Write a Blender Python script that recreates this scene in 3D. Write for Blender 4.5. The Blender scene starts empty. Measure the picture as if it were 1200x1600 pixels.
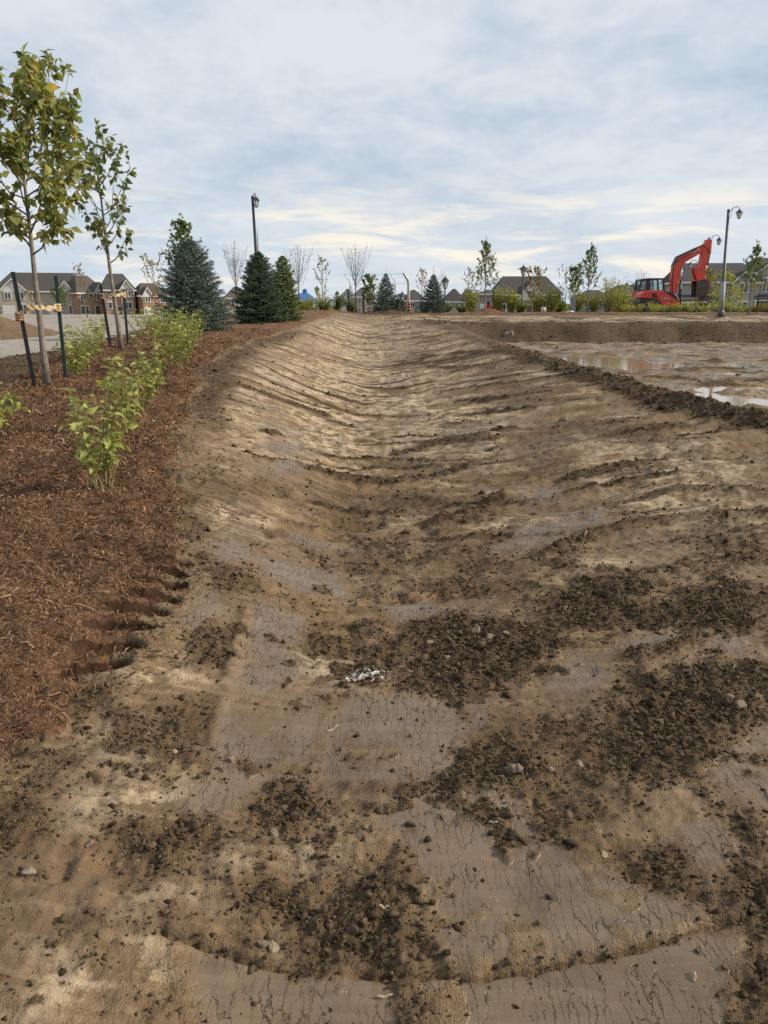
import bpy, bmesh, math, random
import numpy as np
from mathutils import Vector, Matrix
R = math.radians
scene = bpy.context.scene
COL = scene.collection

# ---------------------------------------------------------------- camera
EYE = 1.6
cam_d = bpy.data.cameras.new('camera')
cam_d.sensor_fit = 'HORIZONTAL'; cam_d.sensor_width = 36.0; cam_d.lens = 36.0
cam_d.clip_start = 0.05; cam_d.clip_end = 6000
cam = bpy.data.objects.new('camera', cam_d); COL.objects.link(cam)
cam.location = (0, 0, EYE); cam.rotation_euler = (R(75), 0, 0)
scene.camera = cam

# ---------------------------------------------------------------- sun and sky
SUN_EL, SUN_AZ = R(30), R(88)          # azimuth clockwise from +y (the way the camera looks)
sun_d = bpy.data.lights.new('sun', 'SUN')
sun_d.energy = 4.6; sun_d.angle = R(1.4); sun_d.color = (1.0, 0.87, 0.69)
sun = bpy.data.objects.new('sun', sun_d); COL.objects.link(sun)
sv = Vector((math.sin(SUN_AZ)*math.cos(SUN_EL), math.cos(SUN_AZ)*math.cos(SUN_EL), math.sin(SUN_EL)))
sun.rotation_euler = sv.to_track_quat('Z', 'Y').to_euler()
scene.view_settings.view_transform = 'Standard'
scene.view_settings.look = 'None'
scene.view_settings.gamma = 1.0
scene.view_settings.exposure = 0.16
scene.view_settings.use_curve_mapping = False
try:
    scene.cycles.use_denoising = False
    scene.cycles.adaptive_threshold = 0.015; scene.cycles.sample_clamp_indirect = 2.0; scene.cycles.sample_clamp_direct = 6.0; scene.cycles.max_bounces = 5; scene.cycles.transparent_max_bounces = 8
    scene.cycles.caustics_reflective = False; scene.cycles.caustics_refractive = False
except Exception:
    pass

class NT:
    """small helper: nodes by type, sockets or values as inputs"""
    def __init__(s, tree):
        s.t = tree
    def n(s, typ, ins=None, **props):
        nd = s.t.nodes.new(typ)
        for k, v in props.items():
            setattr(nd, k, v)
        for k, v in (ins or {}).items():
            sk = nd.inputs[k]
            if isinstance(v, bpy.types.NodeSocket):
                s.t.links.new(v, sk)
            else:
                if isinstance(v, (tuple, list)) and len(v) == 3 and sk.type == 'RGBA':
                    v = (*v, 1)
                sk.default_value = v
        return nd
    def math(s, op, a, b=0.0, c=0.0, clamp=False):
        return s.n('ShaderNodeMath', {0: a, 1: b, 2: c}, operation=op, use_clamp=clamp).outputs[0]
    def mix(s, f, a, b, blend='MIX'):
        nd = s.n('ShaderNodeMix', data_type='RGBA', blend_type=blend)
        for i, v in ((0, f), (6, a), (7, b)):
            if isinstance(v, bpy.types.NodeSocket): s.t.links.new(v, nd.inputs[i])
            else: nd.inputs[i].default_value = (*v, 1) if isinstance(v, (tuple, list)) and len(v) == 3 else v
        return nd.outputs[2]
    def ramp(s, f, lo, hi, a=0.0, b=1.0):
        return s.n('ShaderNodeMapRange', {0: f, 1: lo, 2: hi, 3: a, 4: b}, interpolation_type='SMOOTHSTEP').outputs[0]
    def noise(s, vec, scale, detail=4, rough=0.55, dist=0.0, out=0):
        return s.n('ShaderNodeTexNoise', {'Vector': vec, 'Scale': scale, 'Detail': detail, 'Roughness': rough, 'Distortion': dist}).outputs[out]
    def scl(s, vec, v):
        return s.n('ShaderNodeVectorMath', {0: vec, 1: v}, operation='MULTIPLY').outputs[0]
    def attr(s, name):
        return s.n('ShaderNodeAttribute', attribute_name=name).outputs['Fac']
    def pos(s):
        return s.n('ShaderNodeNewGeometry').outputs['Position']

world = bpy.data.worlds.new('World'); scene.world = world
world.use_nodes = True
def build_world():
    t = world.node_tree; t.nodes.clear(); w = NT(t)
    sky = w.n('ShaderNodeTexSky', sky_type='NISHITA', sun_disc=False)
    sky.sun_elevation = SUN_EL; sky.sun_rotation = SUN_AZ
    sky.air_density = 1.0; sky.dust_density = 1.5; sky.ozone_density = 1.0
    bg1 = w.n('ShaderNodeBackground', {'Color': sky.outputs[0], 'Strength': 0.10})
    d = w.n('ShaderNodeTexCoord').outputs['Generated']
    sep = w.n('ShaderNodeSeparateXYZ', {0: d})
    zz = w.math('ADD', w.math('MAXIMUM', sep.outputs[2], 0.0), 0.22)
    u = w.math('DIVIDE', sep.outputs[0], zz); v = w.math('DIVIDE', sep.outputs[1], zz)
    p = w.n('ShaderNodeCombineXYZ', {0: u, 1: v, 2: 3.7}).outputs[0]
    big = w.noise(p, 0.85, 6, 0.55, 0.4)
    mid = w.noise(w.scl(p, (1.15, 1.0, 1.0)), 3.4, 7, 0.6, 0.3)
    fine = w.noise(w.scl(p, (1.2, 1.0, 1.0)), 9.5, 6, 0.6, 0.2)
    dens = w.math('ADD', w.math('MULTIPLY', big, 0.85), w.math('ADD', w.math('MULTIPLY', mid, 0.60), w.math('MULTIPLY', fine, 0.26)))
    light = w.ramp(dens, 0.62, 1.04)
    col = w.mix(light, (0.45, 0.54, 0.645), (0.69, 0.725, 0.77))
    # cream lit edges in the low bands of cloud
    low = w.math('MULTIPLY', w.ramp(sep.outputs[2], 0.012, 0.04), w.ramp(sep.outputs[2], 0.17, 0.08))
    band = w.noise(w.scl(d, (2.4, 2.4, 15.0)), 2.6, 7, 0.62, 0.5)
    cream = w.math('MULTIPLY', low, w.ramp(band, 0.46, 0.66))
    hor = w.ramp(sep.outputs[2], 0.20, 0.02)
    gap = w.noise(w.scl(d, (1.5, 1.5, 11.0)), 3.2, 5, 0.55, 0.4)
    col = w.mix(w.math('MULTIPLY', hor, 0.65), col, w.mix(w.ramp(gap, 0.36, 0.66), (0.56, 0.655, 0.74), (0.68, 0.72, 0.76)))
    col = w.mix(w.math('MULTIPLY', cream, 0.85), col, (0.97, 0.885, 0.74))
    bg2 = w.n('ShaderNodeBackground', {'Color': col, 'Strength': 1.0})
    cover = w.ramp(dens, 0.50, 0.74, 0.80, 0.97)
    mx = w.n('ShaderNodeMixShader', {0: cover, 1: bg1.outputs[0], 2: bg2.outputs[0]})
    w.n('ShaderNodeOutputWorld', {0: mx.outputs[0]})
build_world()

# ---------------------------------------------------------------- helpers
def tag(o, label=None, cat=None, group=None, kind=None):
    if label: o['label'] = label
    if cat: o['category'] = cat
    if group: o['group'] = group
    if kind: o['kind'] = kind
    return o
def link(o, parent=None):
    COL.objects.link(o)
    if parent is not None: o.parent = parent
    return o
def empty(name, loc=(0,0,0), rz=0.0):
    o = bpy.data.objects.new(name, None); link(o); o.location = loc; o.rotation_euler = (0, 0, rz)
    o.empty_display_size = 0.1
    return o
def np_mesh(name, verts, tris, mats=(), smooth=False, attrs=None, nper=3):
    verts = np.asarray(verts, np.float32); tris = np.asarray(tris, np.int32)
    me = bpy.data.meshes.new(name)
    me.vertices.add(len(verts)); me.vertices.foreach_set('co', verts.ravel())
    n = len(tris)
    me.loops.add(n*nper); me.loops.foreach_set('vertex_index', tris.ravel())
    me.polygons.add(n); me.polygons.foreach_set('loop_start', np.arange(0, n*nper, nper, dtype=np.int32))
    if smooth: me.polygons.foreach_set('use_smooth', np.ones(n, bool))
    for k, a in (attrs or {}).items():
        at = me.attributes.new(k, 'FLOAT', 'POINT'); at.data.foreach_set('value', np.asarray(a, np.float32))
    for m in mats: me.materials.append(m)
    me.update(calc_edges=True); me.validate()
    return me
class MB:
    """collects boxes, tubes and polygons into one mesh"""
    def __init__(s): s.v = []; s.f = []; s.t = []
    def add(s, vs, fs, tint=0.5):
        o = len(s.v); s.v += [tuple(v) for v in vs]; s.f += [tuple(i+o for i in f) for f in fs]; s.t += [tint]*len(vs)
        return s
    def box(s, x0, x1, y0, y1, z0, z1):
        return s.add([(x0,y0,z0),(x1,y0,z0),(x1,y1,z0),(x0,y1,z0),(x0,y0,z1),(x1,y0,z1),(x1,y1,z1),(x0,y1,z1)],
                     [(0,3,2,1),(4,5,6,7),(0,1,5,4),(1,2,6,5),(2,3,7,6),(3,0,4,7)])
    def tube(s, pts, rads, n=8, cap=True, tint=0.5):
        pts = [Vector(p) for p in pts]; o = len(s.v); k = len(pts)
        if not hasattr(rads, '__len__'): rads = [rads]*k
        a = None
        for i, p in enumerate(pts):
            d = (pts[min(i+1,k-1)]-pts[max(i-1,0)])
            if d.length < 1e-9: d = Vector((0,0,1))
            d.normalize()
            if a is None:
                a = d.orthogonal().normalized()
            else:
                a = (a - d*a.dot(d)); a = a.normalized() if a.length > 1e-6 else d.orthogonal().normalized()
            b = d.cross(a)
            for j in range(n):
                w = 2*math.pi*j/n
                s.v.append(tuple(p + (a*math.cos(w)+b*math.sin(w))*rads[i])); s.t.append(tint)
        for i in range(k-1):
            for j in range(n):
                q = (j+1) % n
                s.f.append((o+i*n+j, o+i*n+q, o+(i+1)*n+q, o+(i+1)*n+j))
        if cap:
            s.f.append(tuple(o+j for j in reversed(range(n)))); s.f.append(tuple(o+(k-1)*n+j for j in range(n)))
        return s
    def prism(s, poly, y0, y1):
        """polygon in x,z pushed along y"""
        n = len(poly)
        return s.add([(x,y0,z) for x,z in poly]+[(x,y1,z) for x,z in poly],
                     [tuple(range(n)), tuple(reversed(range(n,2*n)))]+[(i+n,(i+1)%n+n,(i+1)%n,i) for i in range(n)])
    def mesh(s, name, mat, smooth=False, bevel=0.0):
        me = bpy.data.meshes.new(name); me.from_pydata(s.v, [], s.f)
        bm = bmesh.new(); bm.from_mesh(me)
        bmesh.ops.recalc_face_normals(bm, faces=bm.faces)
        if bevel: bmesh.ops.bevel(bm, geom=list(bm.edges), offset=bevel, segments=2, affect='EDGES', profile=0.6, clamp_overlap=True)
        bm.to_mesh(me); bm.free()
        if not bevel:
            at = me.attributes.new('tint', 'FLOAT', 'POINT'); at.data.foreach_set('value', np.array(s.t, np.float32))
        if smooth: me.polygons.foreach_set('use_smooth', np.ones(len(me.polygons), bool))
        me.materials.append(mat); me.update()
        return me
    def build(s, name, mat, parent=None, smooth=False, bevel=0.0):
        return link(bpy.data.objects.new(name, s.mesh(name, mat, smooth, bevel)), parent)
def copy_tree(o, parent=None):
    c = o.copy(); COL.objects.link(c); c.parent = parent
    for ch in list(o.children): copy_tree(ch, c)
    return c

# numpy noise
def _hash(ix, iy, seed):
    h = (ix.astype(np.int64)*374761393 + iy.astype(np.int64)*668265263 + seed*1274126177) & 0xffffffff
    h = ((h ^ (h >> 13))*1274126177) & 0xffffffff
    return ((h ^ (h >> 16)) & 0xffff)/65535.0
def perlin(x, y, seed=0):
    ix = np.floor(x).astype(np.int64); iy = np.floor(y).astype(np.int64); fx = x-ix; fy = y-iy
    u = fx*fx*fx*(fx*(fx*6-15)+10); v = fy*fy*fy*(fy*(fy*6-15)+10)
    def g(dx, dy):
        a = _hash(ix+dx, iy+dy, seed)*2*np.pi
        return np.cos(a)*(fx-dx)+np.sin(a)*(fy-dy)
    a = g(0,0); b = g(1,0); c = g(0,1); d = g(1,1)
    return 1.5*((a+(b-a)*u)*(1-v)+(c+(d-c)*u)*v)
def fbm(x, y, oct=4, seed=0, gain=0.5):
    s = 0; a = 1.0
    for i in range(oct):
        s = s+a*perlin(x*2**i+i*17.3, y*2**i-i*9.1, seed+i); a *= gain
    return s
def worley(x, y, seed=0):
    ix = np.floor(x).astype(np.int64); iy = np.floor(y).astype(np.int64); best = np.full(x.shape, 9.0); h = np.zeros(x.shape)
    for dx in (-1,0,1):
        for dy in (-1,0,1):
            px = ix+dx+_hash(ix+dx, iy+dy, seed); py = iy+dy+_hash(ix+dx, iy+dy, seed+7)
            d = (px-x)**2+(py-y)**2; m = d < best
            best = np.where(m, d, best); h = np.where(m, _hash(ix+dx, iy+dy, seed+13), h)
    return np.sqrt(best), h

# ---------------------------------------------------------------- materials
def material(name):
    m = bpy.data.materials.new(name); m.use_nodes = True; t = m.node_tree; t.nodes.clear()
    w = NT(t); out = w.n('ShaderNodeOutputMaterial')
    return m, w, out
def bsdf(w, out, col, rough=0.6, metal=0.0, normal=None, spec=0.5):
    ins = {'Base Color': col, 'Roughness': rough, 'Metallic': metal, 'Specular IOR Level': spec}
    if normal is not None: ins['Normal'] = normal
    b = w.n('ShaderNodeBsdfPrincipled', ins); w.t.links.new(b.outputs[0], out.inputs[0])
    return b
def bump(w, h, strength=0.5, dist=0.01, normal=None):
    ins = {'Height': h, 'Strength': strength, 'Distance': dist}
    if normal is not None: ins['Normal'] = normal
    return w.n('ShaderNodeBump', ins).outputs[0]
def paint(name, col, rough=0.5, metal=0.0, var=0.15, scale=6.0, dirt=None, dirt_amt=0.0):
    m, w, out = material(name)
    p = w.n('ShaderNodeTexCoord').outputs['Object']
    f = w.noise(p, scale, 5, 0.6)
    c = w.mix(w.ramp(f, 0.3, 0.7), tuple(v*(1-var) for v in col), tuple(min(1, v*(1+var)) for v in col))
    if dirt: c = w.mix(w.math('MULTIPLY', w.ramp(w.noise(p, scale*1.7, 6, 0.65), 0.5, 0.7), dirt_amt), c, dirt)
    bsdf(w, out, c, rough, metal, bump(w, w.noise(p, scale*8, 3), 0.15, 0.005))
    return m
def leafmat(name, dark, light, accent=None, acc_lo=0.9, trans=0.46, rough=0.5):
    m, w, out = material(name)
    rnd = w.n('ShaderNodeObjectInfo').outputs['Random']
    t = w.math('FRACT', w.math('ADD', w.attr('tint'), w.math('MULTIPLY', rnd, 0.97)))
    c = w.mix(t, dark, light)
    vein = w.noise(w.pos(), 35, 2)
    c = w.mix(w.math('MULTIPLY', w.ramp(vein, 0.4, 0.7), 0.25), c, tuple(v*0.6 for v in dark))
    if accent: c = w.mix(w.ramp(t, acc_lo, acc_lo+0.03), c, accent)
    b = w.n('ShaderNodeBsdfPrincipled', {'Base Color': c, 'Roughness': rough, 'Specular IOR Level': 0.35})
    tr = w.n('ShaderNodeBsdfTranslucent', {'Color': w.mix(0.4, c, (0.25, 0.3, 0.03))})
    mx = w.n('ShaderNodeMixShader', {0: trans, 1: b.outputs[0], 2: tr.outputs[0]})
    w.t.links.new(mx.outputs[0], out.inputs[0])
    return m
def bark(name, a, b, scale=30):
    m, w, out = material(name)
    p = w.n('ShaderNodeTexCoord').outputs['Object']
    f = w.noise(w.scl(p, (1, 1, 0.35)), scale, 6, 0.65)
    ring = w.noise(w.scl(p, (0.3, 0.3, 3.0)), 9, 3)
    c = w.mix(w.ramp(f, 0.3, 0.7), a, b)
    c = w.mix(w.math('MULTIPLY', w.ramp(ring, 0.55, 0.7), 0.4), c, tuple(v*0.5 for v in a))
    bsdf(w, out, c, 0.85, 0, bump(w, f, 0.5, 0.006), 0.2)
    return m

# ---------------------------------------------------------------- terrain shape (metres, z = 0 under the camera)
def sst(a, b, t):
    t = np.clip((t-a)/(b-a), 0, 1); return t*t*(3-2*t)
def _tab(s):
    a=np.array(s,float).reshape(-1,2); return lambda y: np.interp(y,a[:,0],a[:,1])
T_FLOOR=_tab([-9,0, 3,0, 8,-.03, 14,.02, 20,.18, 28,.5, 36,.85, 41,1.06, 44,1.27, 50,1.0, 80,.4, 160,-.5, 500,-1, 4000,-3])
T_BED=_tab([-9,.08, 0,.10, 2.4,.13, 3.7,.25, 5.8,.42, 9.5,.60, 12.8,.85, 21,.93, 26,1.03, 35,1.16, 42,1.30, 46,1.32, 52,1.0, 80,.4, 160,-.5, 500,-1, 4000,-3])
T_XL=_tab([-9,-.9, 0,-.95, 2.4,-1.04, 3.0,-1.08, 3.8,-1.12, 4.4,-1.28, 5.8,-1.62, 8,-2.1, 11.7,-2.65, 16,-2.9, 25,-2.6, 35,-2.45, 42,-2.4, 60,-2.4])
T_XC=_tab([-9,0, 5,0, 10,-.1, 42,-.7])
T_XR=_tab([-9,4.6, 4,4.4, 7.8,3.95, 10.8,3.4, 15.5,3.05, 22,2.7, 33,2.4, 45,2.4])
T_CR=_tab([-9,.2, 3,.22, 7.8,.42, 10.8,.5, 15.5,.6, 22,.72, 33,.93, 38,1.0, 44,1.27, 50,1.0, 80,.4,160,-.5,500,-1,4000,-3])
T_PL=_tab([-9,.91, 35.4,.91, 42,1.17, 44.5,1.27, 47,1.2, 50,.85, 80,.4, 160,-.5, 500,-1, 4000,-3])
BAS=.10
def base(x,y):
    x=np.asarray(x,float); y=np.asarray(y,float)
    f=T_FLOOR(y); xc=T_XC(y); xl=T_XL(y); xr=T_XR(y)
    hw=.2
    prof=lambda t: .55*np.clip(t,0,1)+.45*sst(0,1,t)
    L=f+(T_BED(y)-f)*prof((xc-hw-x)/np.maximum(xc-hw-xl,.2))
    # gravel lot on the left dips a little
    lot=sst(4.5,8,-x)*sst(9,16,y)*(1-sst(70,100,y))
    L=L-.18*lot
    R=f+(T_CR(y)-f)*prof((x-xc-hw)/(xr-xc-hw))
    # right of the crest: basin, then dark bank, then plateau
    kk=sst(33.2,35.2,y+.25*np.sin(x*.9)+.15*np.sin(x*2.3))
    basin=BAS*(1-kk)+T_PL(y)*kk
    near=1-sst(5,8.5,y)
    basin=basin*(1-near)+T_CR(y)*near
    R2=T_CR(y)+(basin-T_CR(y))*sst(.15,1.6,x-xr)
    z=np.where(x<xc,L,np.where(x<xr,R,R2))
    return z
SHEETS=[[(-0.695,3.792),(-0.418,3.728),(-0.354,2.406),(-0.631,2.393)],
 [(-0.149,2.928),(0.242,2.912),(0.358,2.637),(0.225,2.366),(0.11,2.304),(-0.247,2.31),(-0.25,2.683)],
 [(-0.589,2.443),(-0.36,2.366),(-0.511,2.11),(-0.685,2.096)],
 [(-0.492,1.609),(-0.288,1.559),(-0.064,1.543),(0.19,1.538),(0.416,1.559),(0.586,1.594),(0.862,1.672),(0.924,1.621),(0.756,1.344),(-0.385,1.344),(-0.469,1.512)],
 [(-0.097,2.258),(0.43,2.243),(0.492,2.018),(0.737,1.804),(0.842,1.708),(0.663,1.63),(0.42,1.579),(0.162,1.579),(0.108,1.808),(0.077,1.962)],
 [(0.682,4.861),(1.272,5.896),(1.725,5.802),(1.556,5.269),(0.938,4.638)],
 [(0.841,3.301),(1.07,3.318),(1.001,2.981),(0.708,2.831),(0.655,2.964)],
 [(0.925,2.071),(1.056,2.097),(1.082,1.975),(0.999,1.872),(0.919,1.902)],
 [(1.177,2.441),(1.473,2.63),(1.487,2.379),(1.262,2.146),(1.11,2.225)],
 [(1.115,3.421),(1.447,3.488),(1.467,3.376),(1.179,3.238)],
 [(-0.78,4.428),(-0.277,4.478),(-0.2,4.096),(-0.576,4.045),(-0.749,4.124)],
 [(-0.036,3.999),(0.255,4.096),(0.311,3.861),(0.067,3.728)],
 [(-1.004,3.515),(-0.871,3.763),(-0.728,3.515),(-0.881,3.248),(-1,3.267)],
 [(0.255,2.733),(0.525,3.004),(0.439,2.78),(0.328,2.591)],
 [(-1.09,6.557),(-0.818,7.395),(-0.711,6.929),(-0.972,6.307)],
 [(1.131,6.597),(1.41,6.59),(1.544,5.981),(1.128,5.943)],
 [(-0.707,5.067),(-0.177,5.08),(-0.17,4.835),(-0.636,4.837)],
 [(1.552,3.438),(1.796,3.433),(1.664,3.21),(1.514,3.269)],
 [(-1.285,7.611),(-0.57,8.411),(-0.669,7.88),(-1.154,7.162)],
 [(0.758,10.038),(1.328,9.906),(1.08,9.161),(0.627,9.298)],
 [(-1.054,4.473),(-0.883,4.95),(-0.764,4.329),(-0.926,4.031)],
 [(-0.4,2.886),(-0.22,2.994),(-0.253,2.427),(-0.363,2.386)]]
CRUMBS=[[(0.133,3.687),(0.415,3.861),(0.676,3.769),(1.029,3.833),(0.903,3.439),(0.716,2.994),(0.427,2.886),(0.232,2.78),(0.11,2.994),(0,3.525)],
 [(0.759,3.856),(1.157,4.366),(1.518,4.296),(1.543,3.939),(1.158,3.569),(0.889,3.515)],
 [(1.227,3.81),(1.805,4.073),(2.082,3.906),(1.868,3.455),(1.523,3.443),(1.195,3.484)],
 [(1.048,3.094),(1.337,3.189),(1.717,3.14),(1.473,2.63),(1.183,2.401),(0.847,2.203),(0.601,2.238),(0.708,2.504),(0.927,2.771)],
 [(0.14,2.467),(0.389,2.591),(0.615,2.508),(0.653,2.274),(0.43,2.243),(0.151,2.258),(0.088,2.31)],
 [(-0.161,6.253),(0.261,6.044),(0.166,4.728),(0.035,3.861),(-0.104,3.861),(-0.104,4.728)],
 [(-0.441,2.31),(-0.224,2.35),(-0.167,2.172),(-0.272,1.988),(-0.404,2.079)],
 [(-0.077,1.962),(0.077,1.962),(0.129,1.569),(-0.064,1.558),(-0.211,1.589),(-0.172,1.712)],
 [(-0.841,1.993),(-0.552,2.11),(-0.481,1.962),(-0.549,1.844),(-0.762,1.786)],
 [(-1.219,2.129),(-1.073,2.144),(-0.97,1.875),(-1.091,1.862)],
 [(-1.288,2.364),(-1.038,2.348),(-0.98,2.249),(-1.209,2.196)],
 [(-0.866,2.583),(-0.753,2.7),(-0.661,2.405),(-0.764,2.297)],
 [(-0.91,3.952),(-0.749,4.124),(-0.697,3.701),(-0.868,3.594)],
 [(-0.877,3.355),(-0.716,3.447),(-0.665,3.019),(-0.815,2.968)],
 [(-0.387,1.808),(-0.236,1.83),(-0.207,1.712),(-0.341,1.691)],
 [(-0.837,1.61),(-0.722,1.665),(-0.705,1.591),(-0.81,1.561)],
 [(-0.609,2.428),(-0.463,2.447),(-0.444,2.33),(-0.599,2.326)],
 [(0.826,1.544),(0.97,1.581),(0.927,1.371),(0.77,1.375)],
 [(1.102,2.062),(1.267,2.115),(1.02,1.617),(0.928,1.708)],
 [(0.635,1.962),(0.893,1.984),(0.879,1.8),(0.701,1.804)],
 [(2.579,6.231),(2.888,6.161),(2.012,4.222),(1.812,4.278)],
 [(-1.077,5.99),(-0.226,6.6),(0.576,6.722),(0.209,6.044),(-0.634,6.131)],
 [(0.175,5.003),(0.718,5.147),(1.599,5.102),(1.198,4.535),(0.405,4.601)],
 [(1.773,18.041),(2.456,14.967),(2.57,11.969),(1.993,10.401),(1.614,13.955)],
 [(2.109,9.338),(2.724,9.063),(3.104,7.374),(2.395,7.063),(2.231,7.777)],
 [(0.363,2.079),(0.538,2.141),(0.591,2.018),(0.385,1.962)],
 [(-2.038,7.33),(-1.929,7.696),(-1.612,6.476),(-1.746,6.264)],
 [(2.266,6.656),(2.928,7.072),(3.349,6.963),(3.215,6.54),(2.694,6.607),(1.815,5.856),(1.637,5.942)],
 [(-0.285,8.411),(0.293,8.668),(0.402,7.895),(-0.193,7.569)],
 [(-1.463,5.735),(-1.358,6.276),(-1.216,5.689),(-1.343,5.225)]]
PALES=[[(-1.047,2.499),(-0.856,2.546),(-0.806,2.331),(-0.966,2.269)],
 [(-0.975,2.126),(-0.747,2.31),(-0.544,2.172),(-0.607,2.086),(-0.903,1.983)],
 [(-0.552,2.018),(-0.399,2.049),(-0.39,1.881),(-0.496,1.855)],
 [(-0.725,1.778),(-0.549,1.844),(-0.493,1.758),(-0.675,1.671)],
 [(-0.842,1.528),(-0.589,1.605),(-0.516,1.457),(-0.773,1.363)],
 [(-0.391,3.31),(-0.153,3.377),(-0.138,2.994),(-0.298,2.938)],
 [(-1.105,2.887),(-0.816,3.214),(-0.716,2.875),(-0.979,2.646)],
 [(-2.143,14.542),(-0.646,19.687),(1.287,15.612),(0.99,11.886),(-0.549,10.946),(-1.626,10.892)],
 [(-1.898,8.441),(-1.501,10.011),(-1.122,7.354),(-1.314,5.936)],
 [(-2.935,30.246),(0,38.453),(0.684,20.878),(-1.457,17.758)],
 [(0.409,12.271),(1.784,10.707),(1.218,7.98),(0.14,8.237)],
 [(2.082,8.243),(3.095,7.673),(3.304,6.496),(2.603,5.006),(2.033,5.089),(1.68,5.386)],
 [(-0.35,1.988),(-0.162,2.079),(-0.077,1.962),(-0.221,1.855),(-0.335,1.881)],
 [(-1.138,5.071),(-0.839,5.376),(-0.813,4.636),(-1.034,4.378)],
 [(-1.838,12.389),(0,15.802),(0,8.237),(-1.035,7.631)],
 [(1.148,4.667),(1.604,4.564),(1.392,4.38),(0.954,4.128)]]
LINES=[('r',0.05,0.035,[(-1.184,6.632),(-0.847,7.092),(-0.241,7.038),(0.307,7.181),(1.126,7.803)]),
 ('r',0.06,0.05,[(-2.198,10.241),(-1.913,10.514),(-1.414,10.615),(-0.571,10.49)]),
 ('g',0.04,0.03,[(-0.144,4.029),(0.182,4.086),(0.522,4.202)]),
 ('r',0.06,0.05,[(1.045,11.956),(1.873,11.274),(2.542,11.164)]),
 ('r',0.05,0.04,[(1.072,10.685),(2.112,10.14)]),
 ('r',0.05,0.03,[(0,8.519),(0.754,8.931),(1.297,9.067)]),
 ('r',0.05,0.03,[(0.188,5.391),(0.717,5.932),(1.027,6.289)]),
 ('r',0.04,0.03,[(-0.677,6.037),(0,5.921),(0.209,6.044)]),
 ('r',0.05,0.04,[(0.684,20.878),(1.818,18.519),(2.816,17.229)]),
 ('r',0.05,0.04,[(0.87,17.63),(2.003,15.23)]),
 ('r',0.04,0.03,[(-1.291,8.072),(-1.143,8.483)]),
 ('r',0.04,0.03,[(0.954,4.725),(1.459,5.072)]),
 ('r',0.026,0.020,[(-0.624,2.393),(-0.655,2.967),(-0.701,3.767)]),
 ('r',0.03,0.02,[(-0.242,2.299),(0.109,2.284),(0.428,2.228)]),
 ('r',0.03,0.015,[(-0.162,2.928),(0.215,2.907)]),
 ('g',0.025,0.03,[(-0.841,1.993),(-0.766,1.786)]),
 ('g',0.025,0.03,[(-0.932,1.94),(-0.882,1.751)]),
 ('g',0.02,0.02,[(1.052,2.762),(1.285,2.902)]),
 ('r',0.04,0.03,[(1.038,3.155),(1.509,3.407),(1.683,3.528)]),
 ('g',0.03,0.02,[(-1.482,5.617),(-1.271,5.728)]),
 ('r',0.05,0.03,[(1.439,6.458),(2.08,6.786),(2.664,6.993)])]
LEDGE=[(-0.619,1.652),(-0.494,1.614),(-0.289,1.563),(-0.064,1.543),(0.19,1.538),(0.417,1.563),(0.586,1.594),(0.898,1.677),(1.061,1.735)]
TEETH=[(-1.172,3.945),(-1.168,3.805),(-1.139,3.663),(-1.142,3.519),(-1.17,3.374),(-1.18,3.218),(-1.173,3.05),(-1.184,2.887)]
def poly_mask(x, y, poly, feather, warp):
    """1 inside a ground patch, 0 outside, edge broken up by warp"""
    p = np.array(poly); pad = feather+0.4*max(1, np.ptp(p[:,1])*0.1)
    out = np.zeros(x.shape)
    idx = np.nonzero((x > p[:,0].min()-pad) & (x < p[:,0].max()+pad) & (y > p[:,1].min()-pad) & (y < p[:,1].max()+pad))[0]
    if not len(idx): return out
    X = x[idx]; Y = y[idx]; d = np.full(X.shape, 1e9); ins = np.zeros(X.shape, bool); n = len(p)
    for i in range(n):
        a = p[i]; b = p[(i+1) % n]; e = b-a
        t = np.clip(((X-a[0])*e[0]+(Y-a[1])*e[1])/(e@e+1e-12), 0, 1)
        d = np.minimum(d, np.hypot(X-a[0]-t*e[0], Y-a[1]-t*e[1]))
        c = (a[1] > Y) != (b[1] > Y)
        ins ^= c & (X < (b[0]-a[0])*(Y-a[1])/(b[1]-a[1]+1e-12)+a[0])
    sd = np.where(ins, d, -d)+warp[idx]
    out[idx] = sst(-feather, feather, sd)
    return out
def line_dist(x, y, poly):
    """distance to a polyline, signed side, fraction along"""
    p = np.array(poly); d = np.full(x.shape, 1e9); sd = np.zeros(x.shape); al = np.zeros(x.shape)
    for i in range(len(p)-1):
        a = p[i]; e = p[i+1]-a
        t = np.clip(((x-a[0])*e[0]+(y-a[1])*e[1])/(e@e+1e-12), 0, 1)
        q = np.hypot(x-a[0]-t*e[0], y-a[1]-t*e[1]); m = q < d
        d = np.where(m, q, d); sd = np.where(m, np.sign(e[0]*(y-a[1])-e[1]*(x-a[0])), sd); al = np.where(m, (i+t)/(len(p)-1), al)
    return d, sd, al
PUDDLES = [(5.9, 21.6, 1.9, 2.5), (9.9, 20.6, 1.6, 1.1), (5.6, 12.6, .9, 1.0), (4.9, 24.6, 1.3, 1.2), (6.9, 14.4, 1.1, .6), (8.4, 26.0, 1.8, .8), (7.6, 17.6, .8, .5)]
WATER = 0.113
MULCH_EDGE = _tab([-9,-9, 1.5,-4.5, 2.0,-2.0, 2.25,-1.40, 2.45,-1.14, 2.85,-1.14, 3.0,-1.08, 3.8,-1.12, 4.4,-1.28, 5.8,-1.62, 8,-2.1, 11.7,-2.65, 16,-2.9, 25,-2.6, 35,-2.45, 42,-2.4, 60,-2.4])
BED_LEFT = _tab([-9,-12, 6,-8.5, 8,-5.6, 10,-4.75, 13,-5.3, 20,-6.2, 30,-6.9, 42,-7.5])
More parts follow.
